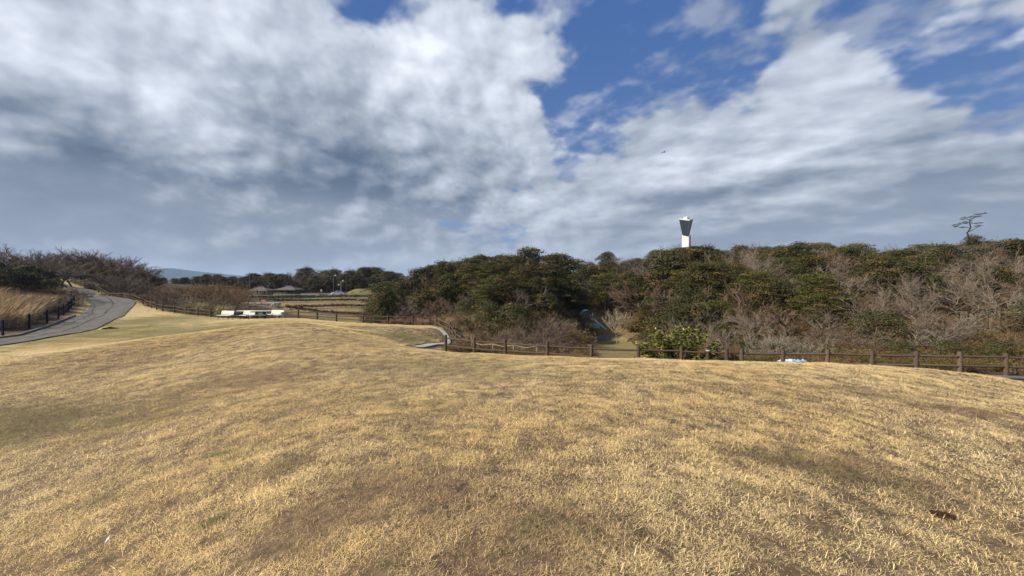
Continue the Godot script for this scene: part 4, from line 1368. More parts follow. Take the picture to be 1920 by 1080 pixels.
func build_small_things() -> void:
	# leafy shrub at the fence
	rng.seed = 501
	var t := thing("broadleaf_shrub", "big yellow-green broad-leaved shrub pressing against the log fence", "shrub", on_ground(8.3, 19.3))
	var wood := MB.new()
	var fine := MB.new()
	for k in 105:
		var a := rng.randf() * TAU
		var f := sqrt(rng.randf())
		var hx := cos(a) * f * 2.15
		var hz := sin(a) * f * 1.15
		var top := 2.25 * sqrt(maxf(0.05, 1.0 - pow(hx / 2.5, 2.0) - pow(hz / 1.7, 2.0)))
		var tip := Vector3(hx, lerpf(0.25, top, sqrt(rng.randf())) * rng.randf_range(0.85, 1.08), hz)
		var foot := Vector3(hx * 0.35, -0.1, hz * 0.35)
		wood.tube([foot, foot.lerp(tip, 0.5) + Vector3(0, 0.1, 0), tip], [0.022, 0.016, 0.008], 4, Color(0.17, 0.14, 0.10))
		for tier in 4:
			var p := foot.lerp(tip, 1.0 - tier * 0.11)
			for j in 11:
				var la := TAU * j / 11.0 + rng.randf() * 0.5
				var dir := Vector3(cos(la), rng.randf_range(-0.35, 0.8), sin(la)).normalized()
				var nn := (Vector3.UP + any_dir() * 0.5).normalized()
				var tone := rng.randf_range(0.6, 1.35)
				var col := Color(0.105, 0.12, 0.03) * tone
				if rng.randf() < 0.16: col = Color(0.26, 0.24, 0.05) * tone
				if rng.randf() < 0.05: col = Color(0.16, 0.09, 0.04) * tone
				if k in [5, 6] and tier == 0: col = Color(0.65, 0.50, 0.02)
				fine.leaf(p, dir, nn, rng.randf_range(0.15, 0.25), rng.randf_range(0.06, 0.09), col)
	part("stems", wood, M.bark, t)
	part("foliage", fine, M.leaf, t)
	# board in the gap of the fence
	var b := thing("board_gate", "weathered brown plywood board closing the narrow gap in the log fence", "gate", on_ground(10.12, 17.62), -0.05)
	for k in 3:
		var mb := MB.new()
		mb.box(Transform3D(Basis(), Vector3(-0.2 + k * 0.2, 0.53, 0)), Vector3(0.194, 1.14, 0.03), Color(0.21, 0.145, 0.085) * [1.0, 0.85, 1.1][k], 0.004)
		part("plank", mb, M.log, b)
	var strap := MB.new()
	strap.box(Transform3D(Basis(), Vector3(0.08, 0.42, 0.024)), Vector3(0.02, 0.75, 0.012), Color(0.45, 0.33, 0.07))
	part("strap", strap, M.paint, b)
	var bar := MB.new()
	bar.box(Transform3D(Basis(), Vector3(0, 0.80, 0.03)), Vector3(0.62, 0.07, 0.025), Color(0.16, 0.11, 0.08), 0.004)
	part("crossbar", bar, M.log, b)
	# crumpled tarp
	rng.seed = 9
	var tp := MB.new()
	var cols := 34
	var rows := 12
	var hn := FastNoiseLite.new()
	hn.seed = 4; hn.frequency = 2.2; hn.fractal_octaves = 3
	var base := on_ground(13.35, 18.0)
	for r in rows + 1:
		for c in cols + 1:
			var u := float(c) / cols
			var w := float(r) / rows
			var fall := smoothstep(0.0, 0.05, u) * smoothstep(1.0, 0.65, u) * smoothstep(0.0, 0.2, w) * smoothstep(1.0, 0.8, w)
			var px := (u - 0.5) * 1.55
			var pz := (w - 0.5) * (0.9 - u * 0.35) + hn.get_noise_1d(c * 0.05) * 0.1
			var gh := ground(base.x + px, -(base.z + pz)) - base.y
			tp.v.append(Vector3(px, gh + 0.05 + fall * (0.36 + 0.16 * hn.get_noise_2d(px, pz * 1.6)), pz))
			tp.c.append(Color(0.40, 0.52, 0.62).lerp(Color(0.12, 0.28, 0.48), clampf(0.4 + hn.get_noise_2d(px * 1.3 + 7.0, pz) * 1.6, 0, 1)))
			tp.n.append(Vector3.UP)
	for r in rows + 1:
		for c in cols + 1:
			var o := r * (cols + 1) + c
			var dx := tp.v[mini(c + 1, cols) + r * (cols + 1)] - tp.v[maxi(c - 1, 0) + r * (cols + 1)]
			var dz := tp.v[c + mini(r + 1, rows) * (cols + 1)] - tp.v[c + maxi(r - 1, 0) * (cols + 1)]
			tp.n[o] = dz.cross(dx).normalized()
			if r < rows and c < cols:
				for q in [o, o + 1, o + cols + 1, o + 1, o + cols + 2, o + cols + 1]: tp.i.append(q)
	var tarp := solo("tarpaulin", tp, M.tarp, "crumpled pale blue tarpaulin lying behind the log fence", "tarpaulin")
	tarp.position = base
	# play structure in the clearing
	var pl := thing("play_structure", "play structure with blue roof, pale slide and light blue panel in tree shade", "playground", on_ground(9.75, 50.5))
	var mb := MB.new()
	for s in [-0.5, 0.5]:
		for e in [-0.5, 0.5]:
			mb = MB.new()
			mb.tube([Vector3(s, -0.1, e), Vector3(s, 2.35, e)], [0.07, 0.07], 7, Color(0.17, 0.14, 0.2), true)
			part("post", mb, M.paint, pl)
	mb = MB.new()
	for j in 8:
		var a0 := PI * j / 8.0
		var a1 := PI * (j + 1) / 8.0
		mb.outward(Vector3(-cos(a0) * 0.75, 2.3 + sin(a0) * 0.7, -0.7), Vector3(-cos(a1) * 0.75, 2.3 + sin(a1) * 0.7, -0.7), Vector3(-cos(a1) * 0.75, 2.3 + sin(a1) * 0.7, 0.7), Vector3(-cos(a0) * 0.75, 2.3 + sin(a0) * 0.7, 0.7), Vector3(0, 2.3, 0), Color(0.09, 0.27, 0.46))
	part("roof", mb, M.tarp, pl)
	mb = MB.new()
	var chute := [Vector3(0.6, 1.75, 0.1), Vector3(1.1, 1.6, 0.1), Vector3(2.0, 0.8, 0.1), Vector3(2.6, 0.35, 0.1)]
	for j in 3:
		var a: Vector3 = chute[j]
		var c: Vector3 = chute[j + 1]
		mb.quad(a + Vector3(0, 0, -0.28), a + Vector3(0, 0, 0.28), c + Vector3(0, 0, 0.28), c + Vector3(0, 0, -0.28), Color(0.55, 0.62, 0.66))
		for s in [-0.28, 0.28]:
			mb.quad(a + Vector3(0, 0, s), a + Vector3(0, 0.22, s), c + Vector3(0, 0.22, s), c + Vector3(0, 0, s), Color(0.45, 0.5, 0.55))
	part("slide", mb, M.tarp, pl)
	mb = MB.new()
	mb.box(Transform3D(Basis(), Vector3(0.9, 0.95, 0.6)), Vector3(1.5, 0.6, 0.06), Color(0.34, 0.50, 0.56), 0.02)
	part("panel", mb, M.paint, pl)
	mb = MB.new()
	mb.box(Transform3D(Basis(), Vector3(-1.2, 0.85, 0.4)), Vector3(0.8, 0.7, 0.06), Color(0.14, 0.22, 0.32), 0.02)
	part("side_panel", mb, M.paint, pl)
	mb = MB.new()
	mb.box(Transform3D(Basis(), Vector3(0, 1.65, 0)), Vector3(1.1, 0.08, 1.1), Color(0.2, 0.18, 0.2), 0.01)
	part("platform", mb, M.log, pl)
	# molehill and litter on the grass
	rng.seed = 31
	for q in [[-35.39, 33.8, 0.5, "dark earth clod with turf at the green edge beside the path"], [3.44, 3.06, 0.075, "small heap of bare red-brown earth on the dry mound"]]:
		var heap := MB.new()
		for k in 130:
			var a := rng.randf() * TAU
			var r: float = sqrt(rng.randf()) * q[2]
			var h: float = q[2] * 0.28 * (1.0 - r / q[2])
			clump(heap, Vector3(cos(a) * r * 1.3, h, sin(a) * r * 0.8), Vector3.ONE * q[2] * 0.09, 6, q[2] * 0.16, q[2] * 0.13, Color(0.085, 0.045, 0.03) * rng.randf_range(0.7, 1.3), 0.3)
		var o := solo("earth_heap", heap, M.land, q[3], "earth")
		o.position = on_ground(q[0], q[1], 0.004)
	var fe := MB.new()
	fe.leaf(Vector3(0, 0.02, 0), Vector3(0.35, 0.75, -0.3).normalized(), Vector3(-0.3, 0.4, 0.9), 0.065, 0.014, Color(0.82, 0.81, 0.78))
	fe.tube([Vector3(0, 0.0, 0), Vector3(0.006, 0.025, -0.005)], [0.0015, 0.0012], 4, Color(0.7, 0.69, 0.65))
	var feather := solo("feather", fe, M.paint, "small white feather stuck upright in the dry grass", "feather")
	feather.position = on_ground(-3.28, 3.06, 0.02)
	# bird
	var bd := Node3D.new()
	var k2 := 70.0 / 721.0
	var bird := thing("bird", "small dark bird gliding below the clouds", "bird", Vector3(283.0 * k2, 4.0 + 241.0 * k2, -70.0), 0.3)
	bd.free()
	mb = MB.new()
	var dark := Color(0.05, 0.045, 0.04)
	mb.tube([Vector3(-0.24, 0, 0), Vector3(-0.16, 0.02, 0), Vector3(0, 0.0, 0), Vector3(0.16, 0.0, 0), Vector3(0.3, 0.0, 0)], [0.012, 0.035, 0.055, 0.04, 0.01], 7, dark)
	for s in [-1.0, 1.0]:
		mb.quad(Vector3(-0.1, 0.02, 0.03 * s), Vector3(-0.14, 0.14, 0.34 * s), Vector3(0.02, 0.12, 0.36 * s), Vector3(0.1, 0.02, 0.03 * s), dark)
		mb.quad(Vector3(-0.14, 0.14, 0.34 * s), Vector3(0.08, 0.05, 0.72 * s), Vector3(0.12, 0.05, 0.68 * s), Vector3(0.02, 0.12, 0.36 * s), dark)
	mb.quad(Vector3(0.24, 0.01, -0.02), Vector3(0.4, 0.0, -0.08), Vector3(0.4, 0.0, 0.08), Vector3(0.24, 0.01, 0.02), dark)
	part("body", mb, M.twig, bird)

func build_hills() -> void:
	var d := 4000.0
	var prof := [[-4300, 60], [-3900, 86], [-3720, 96], [-3620, 118], [-3540, 131], [-3460, 122], [-3340, 102], [-3220, 96], [-3050, 78], [-2900, 62], [-2780, 56], [-2600, 30], [-2300, 8], [-1800, 0]]
	var mb := MB.new()
	var fn := FastNoiseLite.new()
	fn.seed = 8; fn.frequency = 0.006; fn.fractal_octaves = 4
	var n := 120
	for r in 7:
		for c in n + 1:
			var x := lerpf(-4300, -1800, float(c) / n)
			var j := 0
			while j < prof.size() - 2 and prof[j + 1][0] < x: j += 1
			var h := lerpf(prof[j][1], prof[j + 1][1], clampf((x - prof[j][0]) / (prof[j + 1][0] - prof[j][0]), 0, 1))
			var w := absf(r - 3) / 3.0
			h = h * 1.1 * (1.0 - w * w) + fn.get_noise_2d(x, r * 160.0) * 14.0 * (0.3 + w) - 12.0 * w
			mb.v.append(Vector3(x, h, -d + (3 - r) * 260.0))
			mb.c.append(Color(0.05, 0.06, 0.035))
			mb.n.append(Vector3.UP)
	for r in 7:
		for c in n + 1:
			var o := r * (n + 1) + c
			var dx := mb.v[r * (n + 1) + mini(c + 1, n)] - mb.v[r * (n + 1) + maxi(c - 1, 0)]
			var dz := mb.v[mini(r + 1, 6) * (n + 1) + c] - mb.v[maxi(r - 1, 0) * (n + 1) + c]
			var m := dx.cross(dz).normalized()
			mb.n[o] = m if m.y > 0 else -m
			if r < 6 and c < n:
				for q in [o, o + n + 1, o + 1, o + 1, o + n + 1, o + n + 2]: mb.i.append(q)
	solo("hills", mb, M.hill, "distant blue hazy hills beyond the tree line", "hills", "", "structure")

# ------------------------------------------------------------------ planting
# top of the wind-clipped canopy as a rise per metre of distance, by bearing x/d
const CANOPY := [[-1.45, 0.116], [-1.33, 0.112], [-1.27, 0.108], [-1.22, 0.083], [-1.165, 0.075], [-1.095, 0.080], [-1.026, 0.069], [-0.97, 0.044], [-0.936, 0.022], [-0.91, 0.010], [-0.85, 0.010], [-0.81, 0.020], [-0.74, 0.020], [-0.71, 0.012], [-0.69, 0.014], [-0.666, 0.022], [-0.555, 0.036], [-0.47, 0.039], [-0.333, 0.032], [-0.326, 0.022],
	[-0.277, 0.032], [-0.222, 0.049], [-0.15, 0.057], [-0.083, 0.067], [0.0, 0.080], [0.042, 0.086], [0.097, 0.069], [0.139, 0.067], [0.18, 0.040], [0.208, 0.067], [0.264, 0.078], [0.333, 0.074], [0.374, 0.092], [0.43, 0.093], [0.465, 0.090], [0.50, 0.108], [0.54, 0.088],
	[0.61, 0.101], [0.68, 0.094], [0.75, 0.097], [0.83, 0.101], [0.89, 0.105], [0.957, 0.087], [1.026, 0.087], [1.096, 0.101], [1.165, 0.105], [1.23, 0.101], [1.304, 0.108], [1.45, 0.105]]

func canopy_top(x: float, d: float) -> float:
	var t := x / d
	for k in CANOPY.size() - 1:
		if t <= CANOPY[k + 1][0] or k == CANOPY.size() - 2:
			return CAMERA_HEIGHT + d * lerpf(CANOPY[k][1], CANOPY[k + 1][1], clampf((t - CANOPY[k][0]) / (CANOPY[k + 1][0] - CANOPY[k][0]), 0, 1))
	return 0.0

var taken := PackedVector2Array()

func free_spot(x: float, d: float, gap: float) -> bool:
	var p := Vector2(x, d)
	for q in taken:
		if q.distance_to(p) < gap: return false
	return true

func put(kind: String, x: float, d: float, h: float, place: String, group: String, wide := 1.0) -> void:
	var most := canopy_top(x, d) - ground(x, d)
	h = minf(h, most * (rng.randf_range(0.70, 1.07) if kind in ["oak", "pine"] else rng.randf_range(0.85, 1.18)))
	if h < 0.9: return
	taken.append(Vector2(x, d))
	plant(kind, x, d, h, place, group, wide)

func build_woods() -> void:
	rng.seed = 4242
	var hill := "on the wooded hillside below the observation tower"
	var hg := "trees on the tower hillside"
	# trees that stand out on the right-hand slope: kind, bearing, distance, height, spread
	for q in [["oak", 0.50, 66, 9, 1.1], ["oak", 0.43, 66, 8, 1.1], ["oak", 0.47, 55, 6.5, 1.15], ["oak", 0.545, 57, 6, 1.1], ["oak", 0.49, 47, 5.2, 1.15], ["pine", 0.56, 45, 4.6, 1.2], ["pine", 0.64, 40, 3.9, 1.1], ["pine", 0.79, 31.5, 4.3, 0.92], ["pine", 0.90, 52, 5.5, 1.1], ["oak", 1.01, 46, 4.8, 1.1], ["oak", 0.99, 58, 6, 1.1],
		["oak", 0.275, 58, 5.2, 0.75], ["bush", 0.375, 36, 3.0, 0.9], ["oak", 0.40, 39, 3.2, 1.0], ["oak", 1.20, 52, 5.2, 1.2], ["oak", 1.16, 58, 6, 1.1], ["oak", 1.29, 50, 5.5, 1.2], ["pine", 1.34, 53, 6, 1.1], ["pine", 0.72, 47, 4.5, 1.1], ["pine", 0.86, 62, 6.5, 1.0], ["oak", 0.70, 64, 6.5, 1.0],
		["oak", 1.27, 34, 3.2, 0.9], ["bush", 0.70, 23.0, 1.1, 1.0], ["bush", 1.15, 20.2, 1.1, 1.1], ["bush", 1.28, 19.2, 1.2, 1.1], ["bush", 1.02, 21.0, 1.0, 1.0], ["bush", 0.60, 24, 1.4, 1.0]]:
		put(q[0], q[1] * q[2], q[2], q[3], hill if q[0] != "bush" else "just behind the log fence at the hill foot", hg if q[0] != "bush" else "low evergreen shrubs behind the fences", q[4])
	for q in [["pale", 1.03, 30, 3.9], ["pale", 1.07, 29, 3.6], ["pale", 1.26, 27, 3.8], ["pale", 0.63, 29, 3.3], ["pale", 0.46, 31, 3.2], ["pale", 0.42, 34, 3.6], ["pale", 0.53, 27, 3.0], ["pale", 0.57, 24.5, 2.6], ["pale", 1.15, 33, 3.8], ["pale", 0.92, 27, 3.0], ["pale", 0.88, 36, 4.2], ["pale", 0.76, 38, 4.2]]:
		put(q[0], q[1] * q[2], q[2], q[3], "near the foot of the hillside behind the log fence", "pale leafless trees behind the near fence", 1.15)
	for q in [[0.70, 22.6, 2.0], [0.735, 22.0, 1.8], [0.665, 23.4, 2.0], [0.80, 23, 1.5]]:
		put("bleached", q[0] * q[1], q[1], q[2], "close behind the log fence near the blue tarpaulin", "grey fan-shaped shrubs behind the fence", 1.1)
	for q in [[0.60, 88], [0.63, 86], [0.90, 84], [0.925, 82], [0.955, 80], [0.87, 86], [0.80, 86]]:
		put("pale", q[0] * q[1], q[1], 9.0, "rising bare against the sky on the ridge", "pale bare trees on the ridge line", 0.9)
	var tries := 0
	var made := 0
	while tries < 6000 and made < 225:
		tries += 1
		var t := rng.randf_range(0.20, 1.40)
		var d := lerpf(21.5, 92.0, pow(rng.randf(), 0.8))
		var x := t * d
		if inside(clearing, x, d) or inside(clearing, x - 1.2, d) or inside(clearing, x + 0.8, d): continue
		if d < 45.0 and t < 0.36: continue
		if t < 0.5 and d < 24.0: continue
		var gap := lerpf(1.7, 4.3, clampf((d - 21.0) / 60.0, 0, 1))
		if not free_spot(x, d, gap): continue
		var h := lerpf(1.7, 3.4, clampf((d - 21.0) / 10.0, 0, 1)) if d < 31.0 else lerpf(3.4, 8.0, clampf((d - 31.0) / 45.0, 0, 1))
		h *= rng.randf_range(0.82, 1.12)
		var g := rng.randf()
		var lush := 0.30 + 0.42 * smoothstep(0.12, 0.0, absf(t - 0.47)) - 0.22 * smoothstep(0.95, 1.15, t)
		var kind := "bare"
		if d < 27.0:
			kind = ["thicket", "rusty", "bleached", "bush", "thicket"][rng.randi() % 5]
			put(kind, x, d, h, "in the bramble belt between log fence and hillside", "shrubs behind the near log fence", 1.15)
		else:
			if g < lush: kind = "oak" if rng.randf() < 0.55 else "pine"
			elif g < lush + 0.14: kind = "brown"
			elif g > 0.93 and d < 60.0: kind = "pale"
			elif g < lush + 0.24 and d < 45.0: kind = "thicket"
			put(kind, x, d, h, hill, hg, 1.15)
		made += 1
	plant("oak", 87.3, 73.2, canopy_top(87.3, 73.2) + 1.1 - ground(87.3, 73.2), hill, hg, 0.62)
	plant("oak", 90.6, 72.5, canopy_top(90.6, 72.5) + 0.2 - ground(90.6, 72.5), hill, hg, 0.7)
	# central hump
	var hump := "on the wooded hump beside the clearing"
	var cg := "trees on the central hump"
	for q in [["oak", 0.042, 60, 6.5, 1.1], ["oak", 0.0, 56, 5.8, 1.1], ["oak", 0.115, 58, 6.2, 1.2], ["oak", 0.125, 52, 5.0, 1.1], ["oak", 0.155, 55, 6, 1.1], ["oak", 0.09, 54, 5, 1.2], ["oak", -0.09, 60, 6, 1.1], ["pine", -0.05, 50, 4.6, 1.1], ["pine", -0.11, 52, 4.6, 1.1], ["oak", -0.17, 56, 5, 1.0], ["oak", -0.20, 60, 5.5, 1.1], ["oak", -0.24, 58, 5, 1.1],
		["oak", -0.28, 55, 4.3, 1.1], ["oak", -0.325, 39.5, 4.0, 0.75], ["oak", -0.315, 45, 3.6, 0.9], ["oak", -0.02, 43, 4.2, 1.1], ["pine", -0.07, 44, 3.8, 1.1], ["oak", 0.02, 46, 4.4, 1.1], ["oak", 0.05, 50, 4.6, 1.1], ["bush", -0.06, 36, 2.4, 1.0], ["bush", -0.01, 34, 2.6, 1.0], ["bush", -0.12, 40, 2.2, 1.0], ["bush", 0.03, 35, 2.4, 1.0]]:
		put(q[0], q[1] * q[2], q[2], q[3], hump if q[0] != "bush" else "at the foot of the wooded hump", cg if q[0] != "bush" else "low evergreen shrubs behind the fences", q[4])
	for q in [["pale", -0.15, 42, 3.6], ["pale", -0.17, 43, 3.2], ["bare", -0.28, 42, 4.0], ["bare", -0.265, 43, 4.2], ["bare", -0.245, 42, 3.6], ["pale", -0.12, 45, 3.6]]:
		put(q[0], q[1] * q[2], q[2], q[3], "in front of the dark evergreens on the hump", "leafless trees in front of the hump", 1.0)
	for q in [[0.07, 33, 2.5], [0.10, 37, 2.4], [0.10, 31, 2.4], [0.135, 38, 1.9], [0.05, 29, 2.0], [0.12, 33, 1.6], [0.15, 34, 1.4], [0.09, 28, 1.6], [0.02, 31, 2.2], [-0.03, 30, 1.8], [0.12, 29.5, 1.5], [0.145, 30, 1.2]]:
		put("thicket", q[0] * q[1], q[1], q[2], "in the brown bramble below the wooded hump", "brown bramble shrubs below the hump", 1.3)
	tries = 0
	made = 0
	while tries < 3000 and made < 62:
		tries += 1
		var t := rng.randf_range(-0.34, 0.20)
		var d := lerpf(40.0, 84.0, rng.randf())
		var x := t * d
		if d < 44.0 and t < -0.2: continue
		if inside(clearing, x, d) or inside(clearing, x + (4.5 if d < 52.0 else 2.5), d): continue
		if not free_spot(x, d, lerpf(2.2, 4.2, clampf((d - 40.0) / 40.0, 0, 1))): continue
		var h := lerpf(3.6, 6.5, (d - 40.0) / 44.0) * rng.randf_range(0.85, 1.15)
		var g := rng.randf()
		put("oak" if g < 0.45 else ("pine" if g < 0.6 else ("bare" if g < 0.88 else "brown")), x, d, h, hump, cg, 1.1)
		made += 1
	# behind the clearing
	for q in [[0.21, 76], [0.24, 80], [0.18, 84], [0.26, 74], [0.225, 88], [0.29, 72], [0.20, 92], [0.25, 92]]:
		put(["bare", "brown", "oak", "bare"][rng.randi() % 4], q[0] * q[1], q[1], 6.5, "at the head of the clearing", "trees at the head of the clearing", 1.1)
	# far wood behind the car park
	for row in [[147.0, 26], [154.0, 22], [162.0, 20]]:
		for k in row[1]:
			var t := lerpf(-0.70, -0.29, (k + rng.randf() * 0.8) / row[1])
			var g := rng.randf()
			var top := 7.5 if row[0] < 150.0 else 10.5
			put("oak" if g < 0.42 else ("pine" if g < 0.5 else ("bare" if g < 0.86 else "brown")), t * row[0], row[0] + rng.randf_range(-2, 2), top * rng.randf_range(0.75, 1.1), "in the far wood behind the car park", "trees of the far wood", 1.15)
	for k in 24:
		var t := lerpf(-1.0, -0.64, (k + rng.randf() * 0.7) / 24.0)
		put("oak", t * 150.0, 150.0 + rng.randf_range(-3, 3), rng.randf_range(4.0, 6.0), "in the dark tree line under the hills", "dark tree line under the hills", 1.3)
	# left hill
	var lh := "of the round-headed grove on the hill above the path"
	for k in 30:
		var t := lerpf(-1.24, -0.93, (k + rng.randf() * 0.6) / 30.0)
		var gd := (97.0 if t < -1.08 else 86.0) + rng.randf_range(-4, 6)
		put("brown" if k % 5 != 3 else "bare", t * gd, gd, 11.0 * rng.randf_range(0.8, 1.0), lh, "russet grove on the hill", 1.25)
	for k in 7:
		var t := lerpf(-1.08, -0.93, (k + rng.randf() * 0.6) / 7.0)
		put("bare", t * 74.0, 74.0 + rng.randf_range(-2, 3), 4.6, "in front of the russet grove by the log fence", "bare trees along the hill fence", 1.1)
	for k in 9:
		var t := lerpf(-1.42, -1.16, (k + rng.randf() * 0.6) / 9.0)
		put("bare", t * 68.0, 68.0 + rng.randf_range(-3, 4), 7.5, "at the top of the bank above the mesh fence", "grey bare trees on the bank", 1.2)
	for q in [["bush", -1.30, 54, 2.6], ["bush", -1.24, 55, 2.4], ["oak", -1.27, 58, 3.4], ["bush", -1.34, 52, 2.8], ["oak", -1.21, 60, 3.0], ["bush", -1.19, 58, 1.8], ["oak", -1.33, 58, 3.4], ["bush", -1.37, 50, 2.4]]:
		put(q[0], q[1] * q[2], q[2], q[3], "on the bank behind the dry tall grass", "evergreens on the bank", 1.1)
	for q in [["rusty", -1.32, 47, 1.8], ["rusty", -1.36, 45, 1.8], ["thicket", -1.24, 42, 1.3], ["thicket", -1.19, 44, 1.5], ["rusty", -1.28, 43, 1.5], ["bush", -1.22, 46, 1.4], ["thicket", -1.34, 40, 1.1], ["thicket", -1.16, 50, 1.7], ["thicket", -1.14, 52, 1.8], ["thicket", -1.125, 54, 1.9], ["thicket", -1.18, 49, 1.5], ["bleached", -1.155, 48, 1.6], ["bleached", -1.14, 50, 1.6]]:
		put(q[0], q[1] * q[2], q[2], q[3], "behind the black mesh fence inside the path bend", "leafless shrubs behind the mesh fence", 1.2)
	for q in [[-0.79, 64, 9.0], [-0.77, 67, 9.0], [-0.77, 69, 8.6], [-0.83, 63, 8.4], [-0.81, 66, 8.6], [-0.755, 64, 7.8], [-0.85, 66, 8.0], [-0.76, 62, 8.4], [-0.80, 59, 6.0], [-0.75, 58, 5.6], [-0.86, 60, 5.4], [-0.89, 63, 5.4], [-0.92, 66, 5.4], [-0.765, 56, 4.8]]:
		put("rusty", q[0] * q[1], q[1], q[2], "in the copse between hill fence and garden", "russet copse beyond the hill fence", 1.0)
	for q in [[-0.735, 52], [-0.77, 53], [-0.81, 53], [-0.85, 54], [-0.88, 57], [-0.91, 60], [-0.79, 50.5], [-0.75, 50]]:
		put("bleached" if rng.randf() < 0.4 else "thicket", q[0] * q[1], q[1], rng.randf_range(2.4, 3.2), "just beyond the log fence below the russet copse", "grey-brown shrubs beyond the hill fence", 1.3)

func build_undergrowth() -> void:
	rng.seed = 88
	var shapes := []
	for k in 3:
		var mb := MB.new()
		for j in 60:
			var a := rng.randf() * TAU
			var p := Vector3(cos(a), 0, sin(a)) * rng.randf() * 0.5
			var up := (Vector3(cos(a) * 0.8, 1.0, sin(a) * 0.8) + any_dir() * 0.6).normalized()
			var l := rng.randf_range(0.5, 1.1)
			var m := p + up * l * 0.55
			var e := m + (up + any_dir() * 0.8 + Vector3.DOWN * 0.4).normalized() * l * 0.5
			var tone := rng.randf_range(0.7, 1.3)
			mb.tube([p - Vector3.UP * 0.1, m, e], [0.012, 0.01, 0.006], 3, Color(0.95, 0.78, 0.62) * tone)
			for q in 9:
				var w := m.lerp(e, rng.randf()) + any_dir() * 0.12
				mb.leaf(w, any_dir(), any_dir(), rng.randf_range(0.07, 0.14), 0.045, Color(0.8, 0.85, 0.45) * tone if (k + j) % 3 else Color(1.0, 0.7, 0.45) * tone)
		shapes.append(mb.mesh())
	var spots := []
	var tries := 0
	while spots.size() < 2600 and tries < 30000:
		tries += 1
		var t := rng.randf_range(-0.36, 1.42)
		var d := lerpf(17.0, 90.0, rng.randf())
		var x := t * d
		if t < 0.2 and d > 84.0: continue
		if inside(lawn, x, d) or inside(clearing, x, d) or inside(lawn, x, d - 0.7): continue
		if t < -0.15 and d < 38.0: continue
		if t > 0.18 and t < 0.36 and d < 45.0: continue
		var s := lerpf(0.55, 1.5, clampf((d - 19.0) / 30.0, 0, 1)) * rng.randf_range(0.7, 1.3)
		var col := Color(0.115, 0.085, 0.06) if rng.randf() < 0.65 else Color(0.07, 0.072, 0.032)
		spots.append([Transform3D(Basis(Vector3.UP, rng.randf() * TAU).scaled(Vector3(s * 1.3, s, s * 1.3)), on_ground(x, d)), col * rng.randf_range(0.7, 1.3)])
	for k in 260:
		var t := rng.randf_range(-1.42, -0.73)
		var d := rng.randf_range(50.0, 80.0)
		var x := t * d
		if inside(lawn, x, d) or inside(path_area, x, d) or (t < -1.1 and d < 55.0): continue
		spots.append([Transform3D(Basis(Vector3.UP, rng.randf() * TAU).scaled(Vector3(1.8, 1.2, 1.8)), on_ground(x, d)), Color(0.13, 0.10, 0.07) * rng.randf_range(0.7, 1.3)])
	scatter_stuff("undergrowth", "tangled brown and green undergrowth covering the slopes under the trees", "undergrowth", shapes, M.leaf, spots)
	# tall dry grass
	var reeds := []
	for k in 3:
		var mb := MB.new()
		for j in 90:
			var a := rng.randf() * TAU
			var p := Vector3(cos(a), 0, sin(a)) * sqrt(rng.randf()) * 0.4
			var lean := Vector3(rng.randf_range(-0.1, 0.7), 1.6, rng.randf_range(-0.35, 0.35)).normalized()
			var l := rng.randf_range(0.6, 1.25)
			var m := p + lean * l * 0.6
			var e := m + (lean + Vector3(0.5, -0.25, rng.randf_range(-0.4, 0.4))).normalized() * l * 0.45
			var s := lean.cross(any_dir()).normalized() * 0.011
			var col := Color(1.0, 0.97, 0.9) * rng.randf_range(0.7, 1.2)
			mb.quad(p - s, p + s, m + s * 0.8, m - s * 0.8, col)
			mb.tri(m - s * 0.8, m + s * 0.8, e, col)
		reeds.append(mb.mesh())
	spots = []
	for k in 150:
		var t := rng.randf_range(-1.40, -1.20)
		var d := rng.randf_range(32.0, 46.0)
		var x := t * d
		if x > -42.5 - (d - 33.0) * 0.95: continue
		var s := rng.randf_range(0.8, 1.8)
		spots.append([Transform3D(Basis(Vector3.UP, rng.randf_range(-0.6, 0.6)).scaled(Vector3(s, s, s)), on_ground(x, d)), Color(0.46, 0.365, 0.245) * rng.randf_range(0.75, 1.2)])
	for k in 330:
		var t := rng.randf_range(-0.20, 0.02)
		var d := rng.randf_range(26.0, 39.0)
		var x := t * d
		if inside(lawn, x, d) or inside(lawn, x - 0.7, d): continue
		var s := rng.randf_range(0.6, 1.0)
		spots.append([Transform3D(Basis(Vector3.UP, rng.randf() * TAU).scaled(Vector3(s, s, s)), on_ground(x, d)), Color(0.24, 0.175, 0.115) * rng.randf_range(0.7, 1.2)])
	for k in 140:
		var t := rng.randf_range(-0.86, -0.725)
		var d := rng.randf_range(47.5, 52.0)
		var x := t * d
		if inside(lawn, x, d): continue
		var s := rng.randf_range(0.9, 1.5)
		spots.append([Transform3D(Basis(Vector3.UP, rng.randf() * TAU).scaled(Vector3(s, s, s)), on_ground(x, d)), Color(0.30, 0.26, 0.14) * rng.randf_range(0.7, 1.2)])
	for k in 300:
		var t := rng.randf_range(-0.34, -0.16)
		var d := rng.randf_range(37.5, 45.0)
		var s := rng.randf_range(0.5, 0.9)
		spots.append([Transform3D(Basis(Vector3.UP, rng.randf() * TAU).scaled(Vector3(s, s, s)), on_ground(t * d, d)), Color(0.25, 0.16, 0.11) * rng.randf_range(0.7, 1.2)])
	scatter_stuff("tall_grass", "tall dry tan grass on the bank and beyond the fences", "grass", reeds, M.grass, spots)

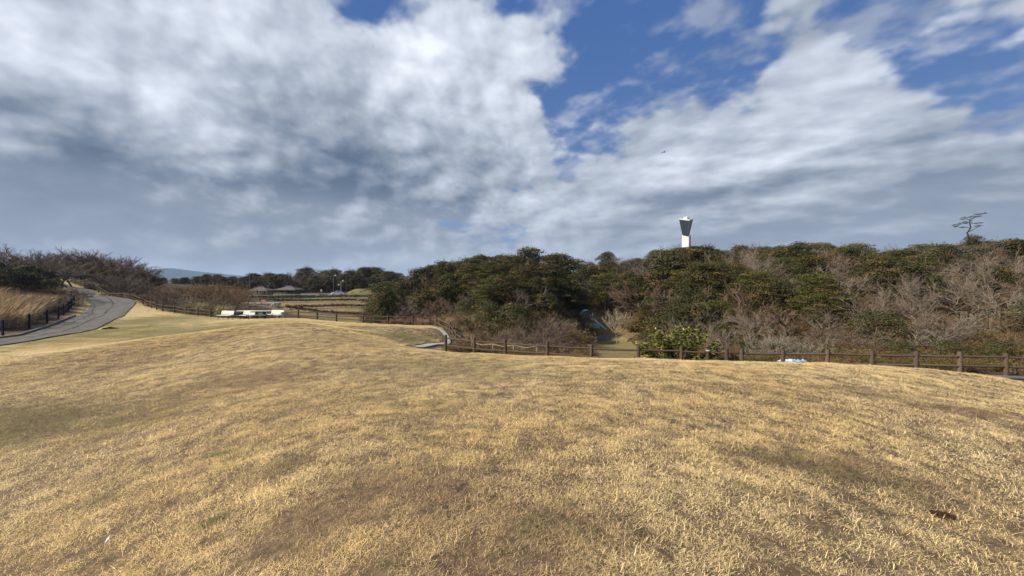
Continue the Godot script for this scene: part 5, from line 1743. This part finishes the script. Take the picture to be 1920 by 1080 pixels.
func build_clearing_tree() -> void:
	rng.seed = 5
	var o := {"wood": Color(0.32, 0.27, 0.2), "fine": Color(0.26, 0.21, 0.15), "girth": 0.014, "wobble": 0.18, "rise": 0.42, "open": 0.5, "bole": 0.55, "first": 0.45, "kids": [12, 6, 5, 6], "reach": [0.9, 0.9, 0.85, 0.8], "least": 0.008}
	var proto := bare_tree(611, 4.4, o)
	copy(proto, "young_tree", on_ground(11.8, 43.0), 0.4, Vector3(1.05, 1, 1.05), "young leafless tree standing alone on the grass clearing", "tree", "")

# ------------------------------------------------------------------ scene
func _ready() -> void:
	var cam := Camera3D.new()
	cam.name = "camera"
	cam.position = Vector3(0, CAMERA_HEIGHT, 0)
	cam.rotation_degrees = Vector3(-0.954, 0, 0)
	cam.fov = 73.66
	cam.near = 0.05
	cam.far = 9000.0
	add_child(cam)
	cam.current = true
	var env := Environment.new()
	env.background_mode = Environment.BG_SKY
	env.sky = make_sky()
	env.background_energy_multiplier = 1.0
	env.tonemap_mode = Environment.TONE_MAPPER_LINEAR
	env.tonemap_exposure = 1.75
	env.fog_enabled = true
	env.fog_density = 0.00011
	env.fog_light_color = Color(0.55, 0.66, 0.82)
	env.sdfgi_enabled = true
	env.ssao_enabled = true
	env.ssil_enabled = true
	var we := WorldEnvironment.new()
	we.name = "sky_and_air"
	we.environment = env
	add_child(we)
	var sun := DirectionalLight3D.new()
	sun.name = "sun"
	sun.light_color = Color(1.0, 0.94, 0.85)
	sun.light_energy = 1.6
	sun.light_angular_distance = 0.5
	sun.shadow_enabled = true
	add_child(sun)
	sun.look_at_from_position(TO_SUN, Vector3.ZERO, Vector3.UP)

	bumps.seed = 2; bumps.frequency = 0.35; bumps.fractal_octaves = 3
	n_broad.seed = 6; n_broad.frequency = 0.11; n_broad.fractal_octaves = 3
	n_mid.seed = 7; n_mid.frequency = 0.55; n_mid.fractal_octaves = 3
	n_spot.seed = 19; n_spot.frequency = 6.5; n_spot.fractal_octaves = 2
	n_fine.seed = 9; n_fine.frequency = 3.2; n_fine.fractal_octaves = 3
	materials()
	solve_ground()
	survey()
	outlines()
	stage("ground")
	build_land()
	build_paths()
	build_hills()
	stage("land")
	build_tower()
	make_protos()
	stage("protos")
	build_woods()
	stage("woods")
	build_clearing_tree()
	build_lone_pine()
	build_undergrowth()
	build_fences()
	build_garden()
	stage("garden")
	build_small_things()
	build_grass()
	stage("grass")
	for kind in protos:
		for p in protos[kind]: p.free()

func stage(what: String) -> void:
	print(what, " ", Time.get_ticks_msec() / 1000.0)
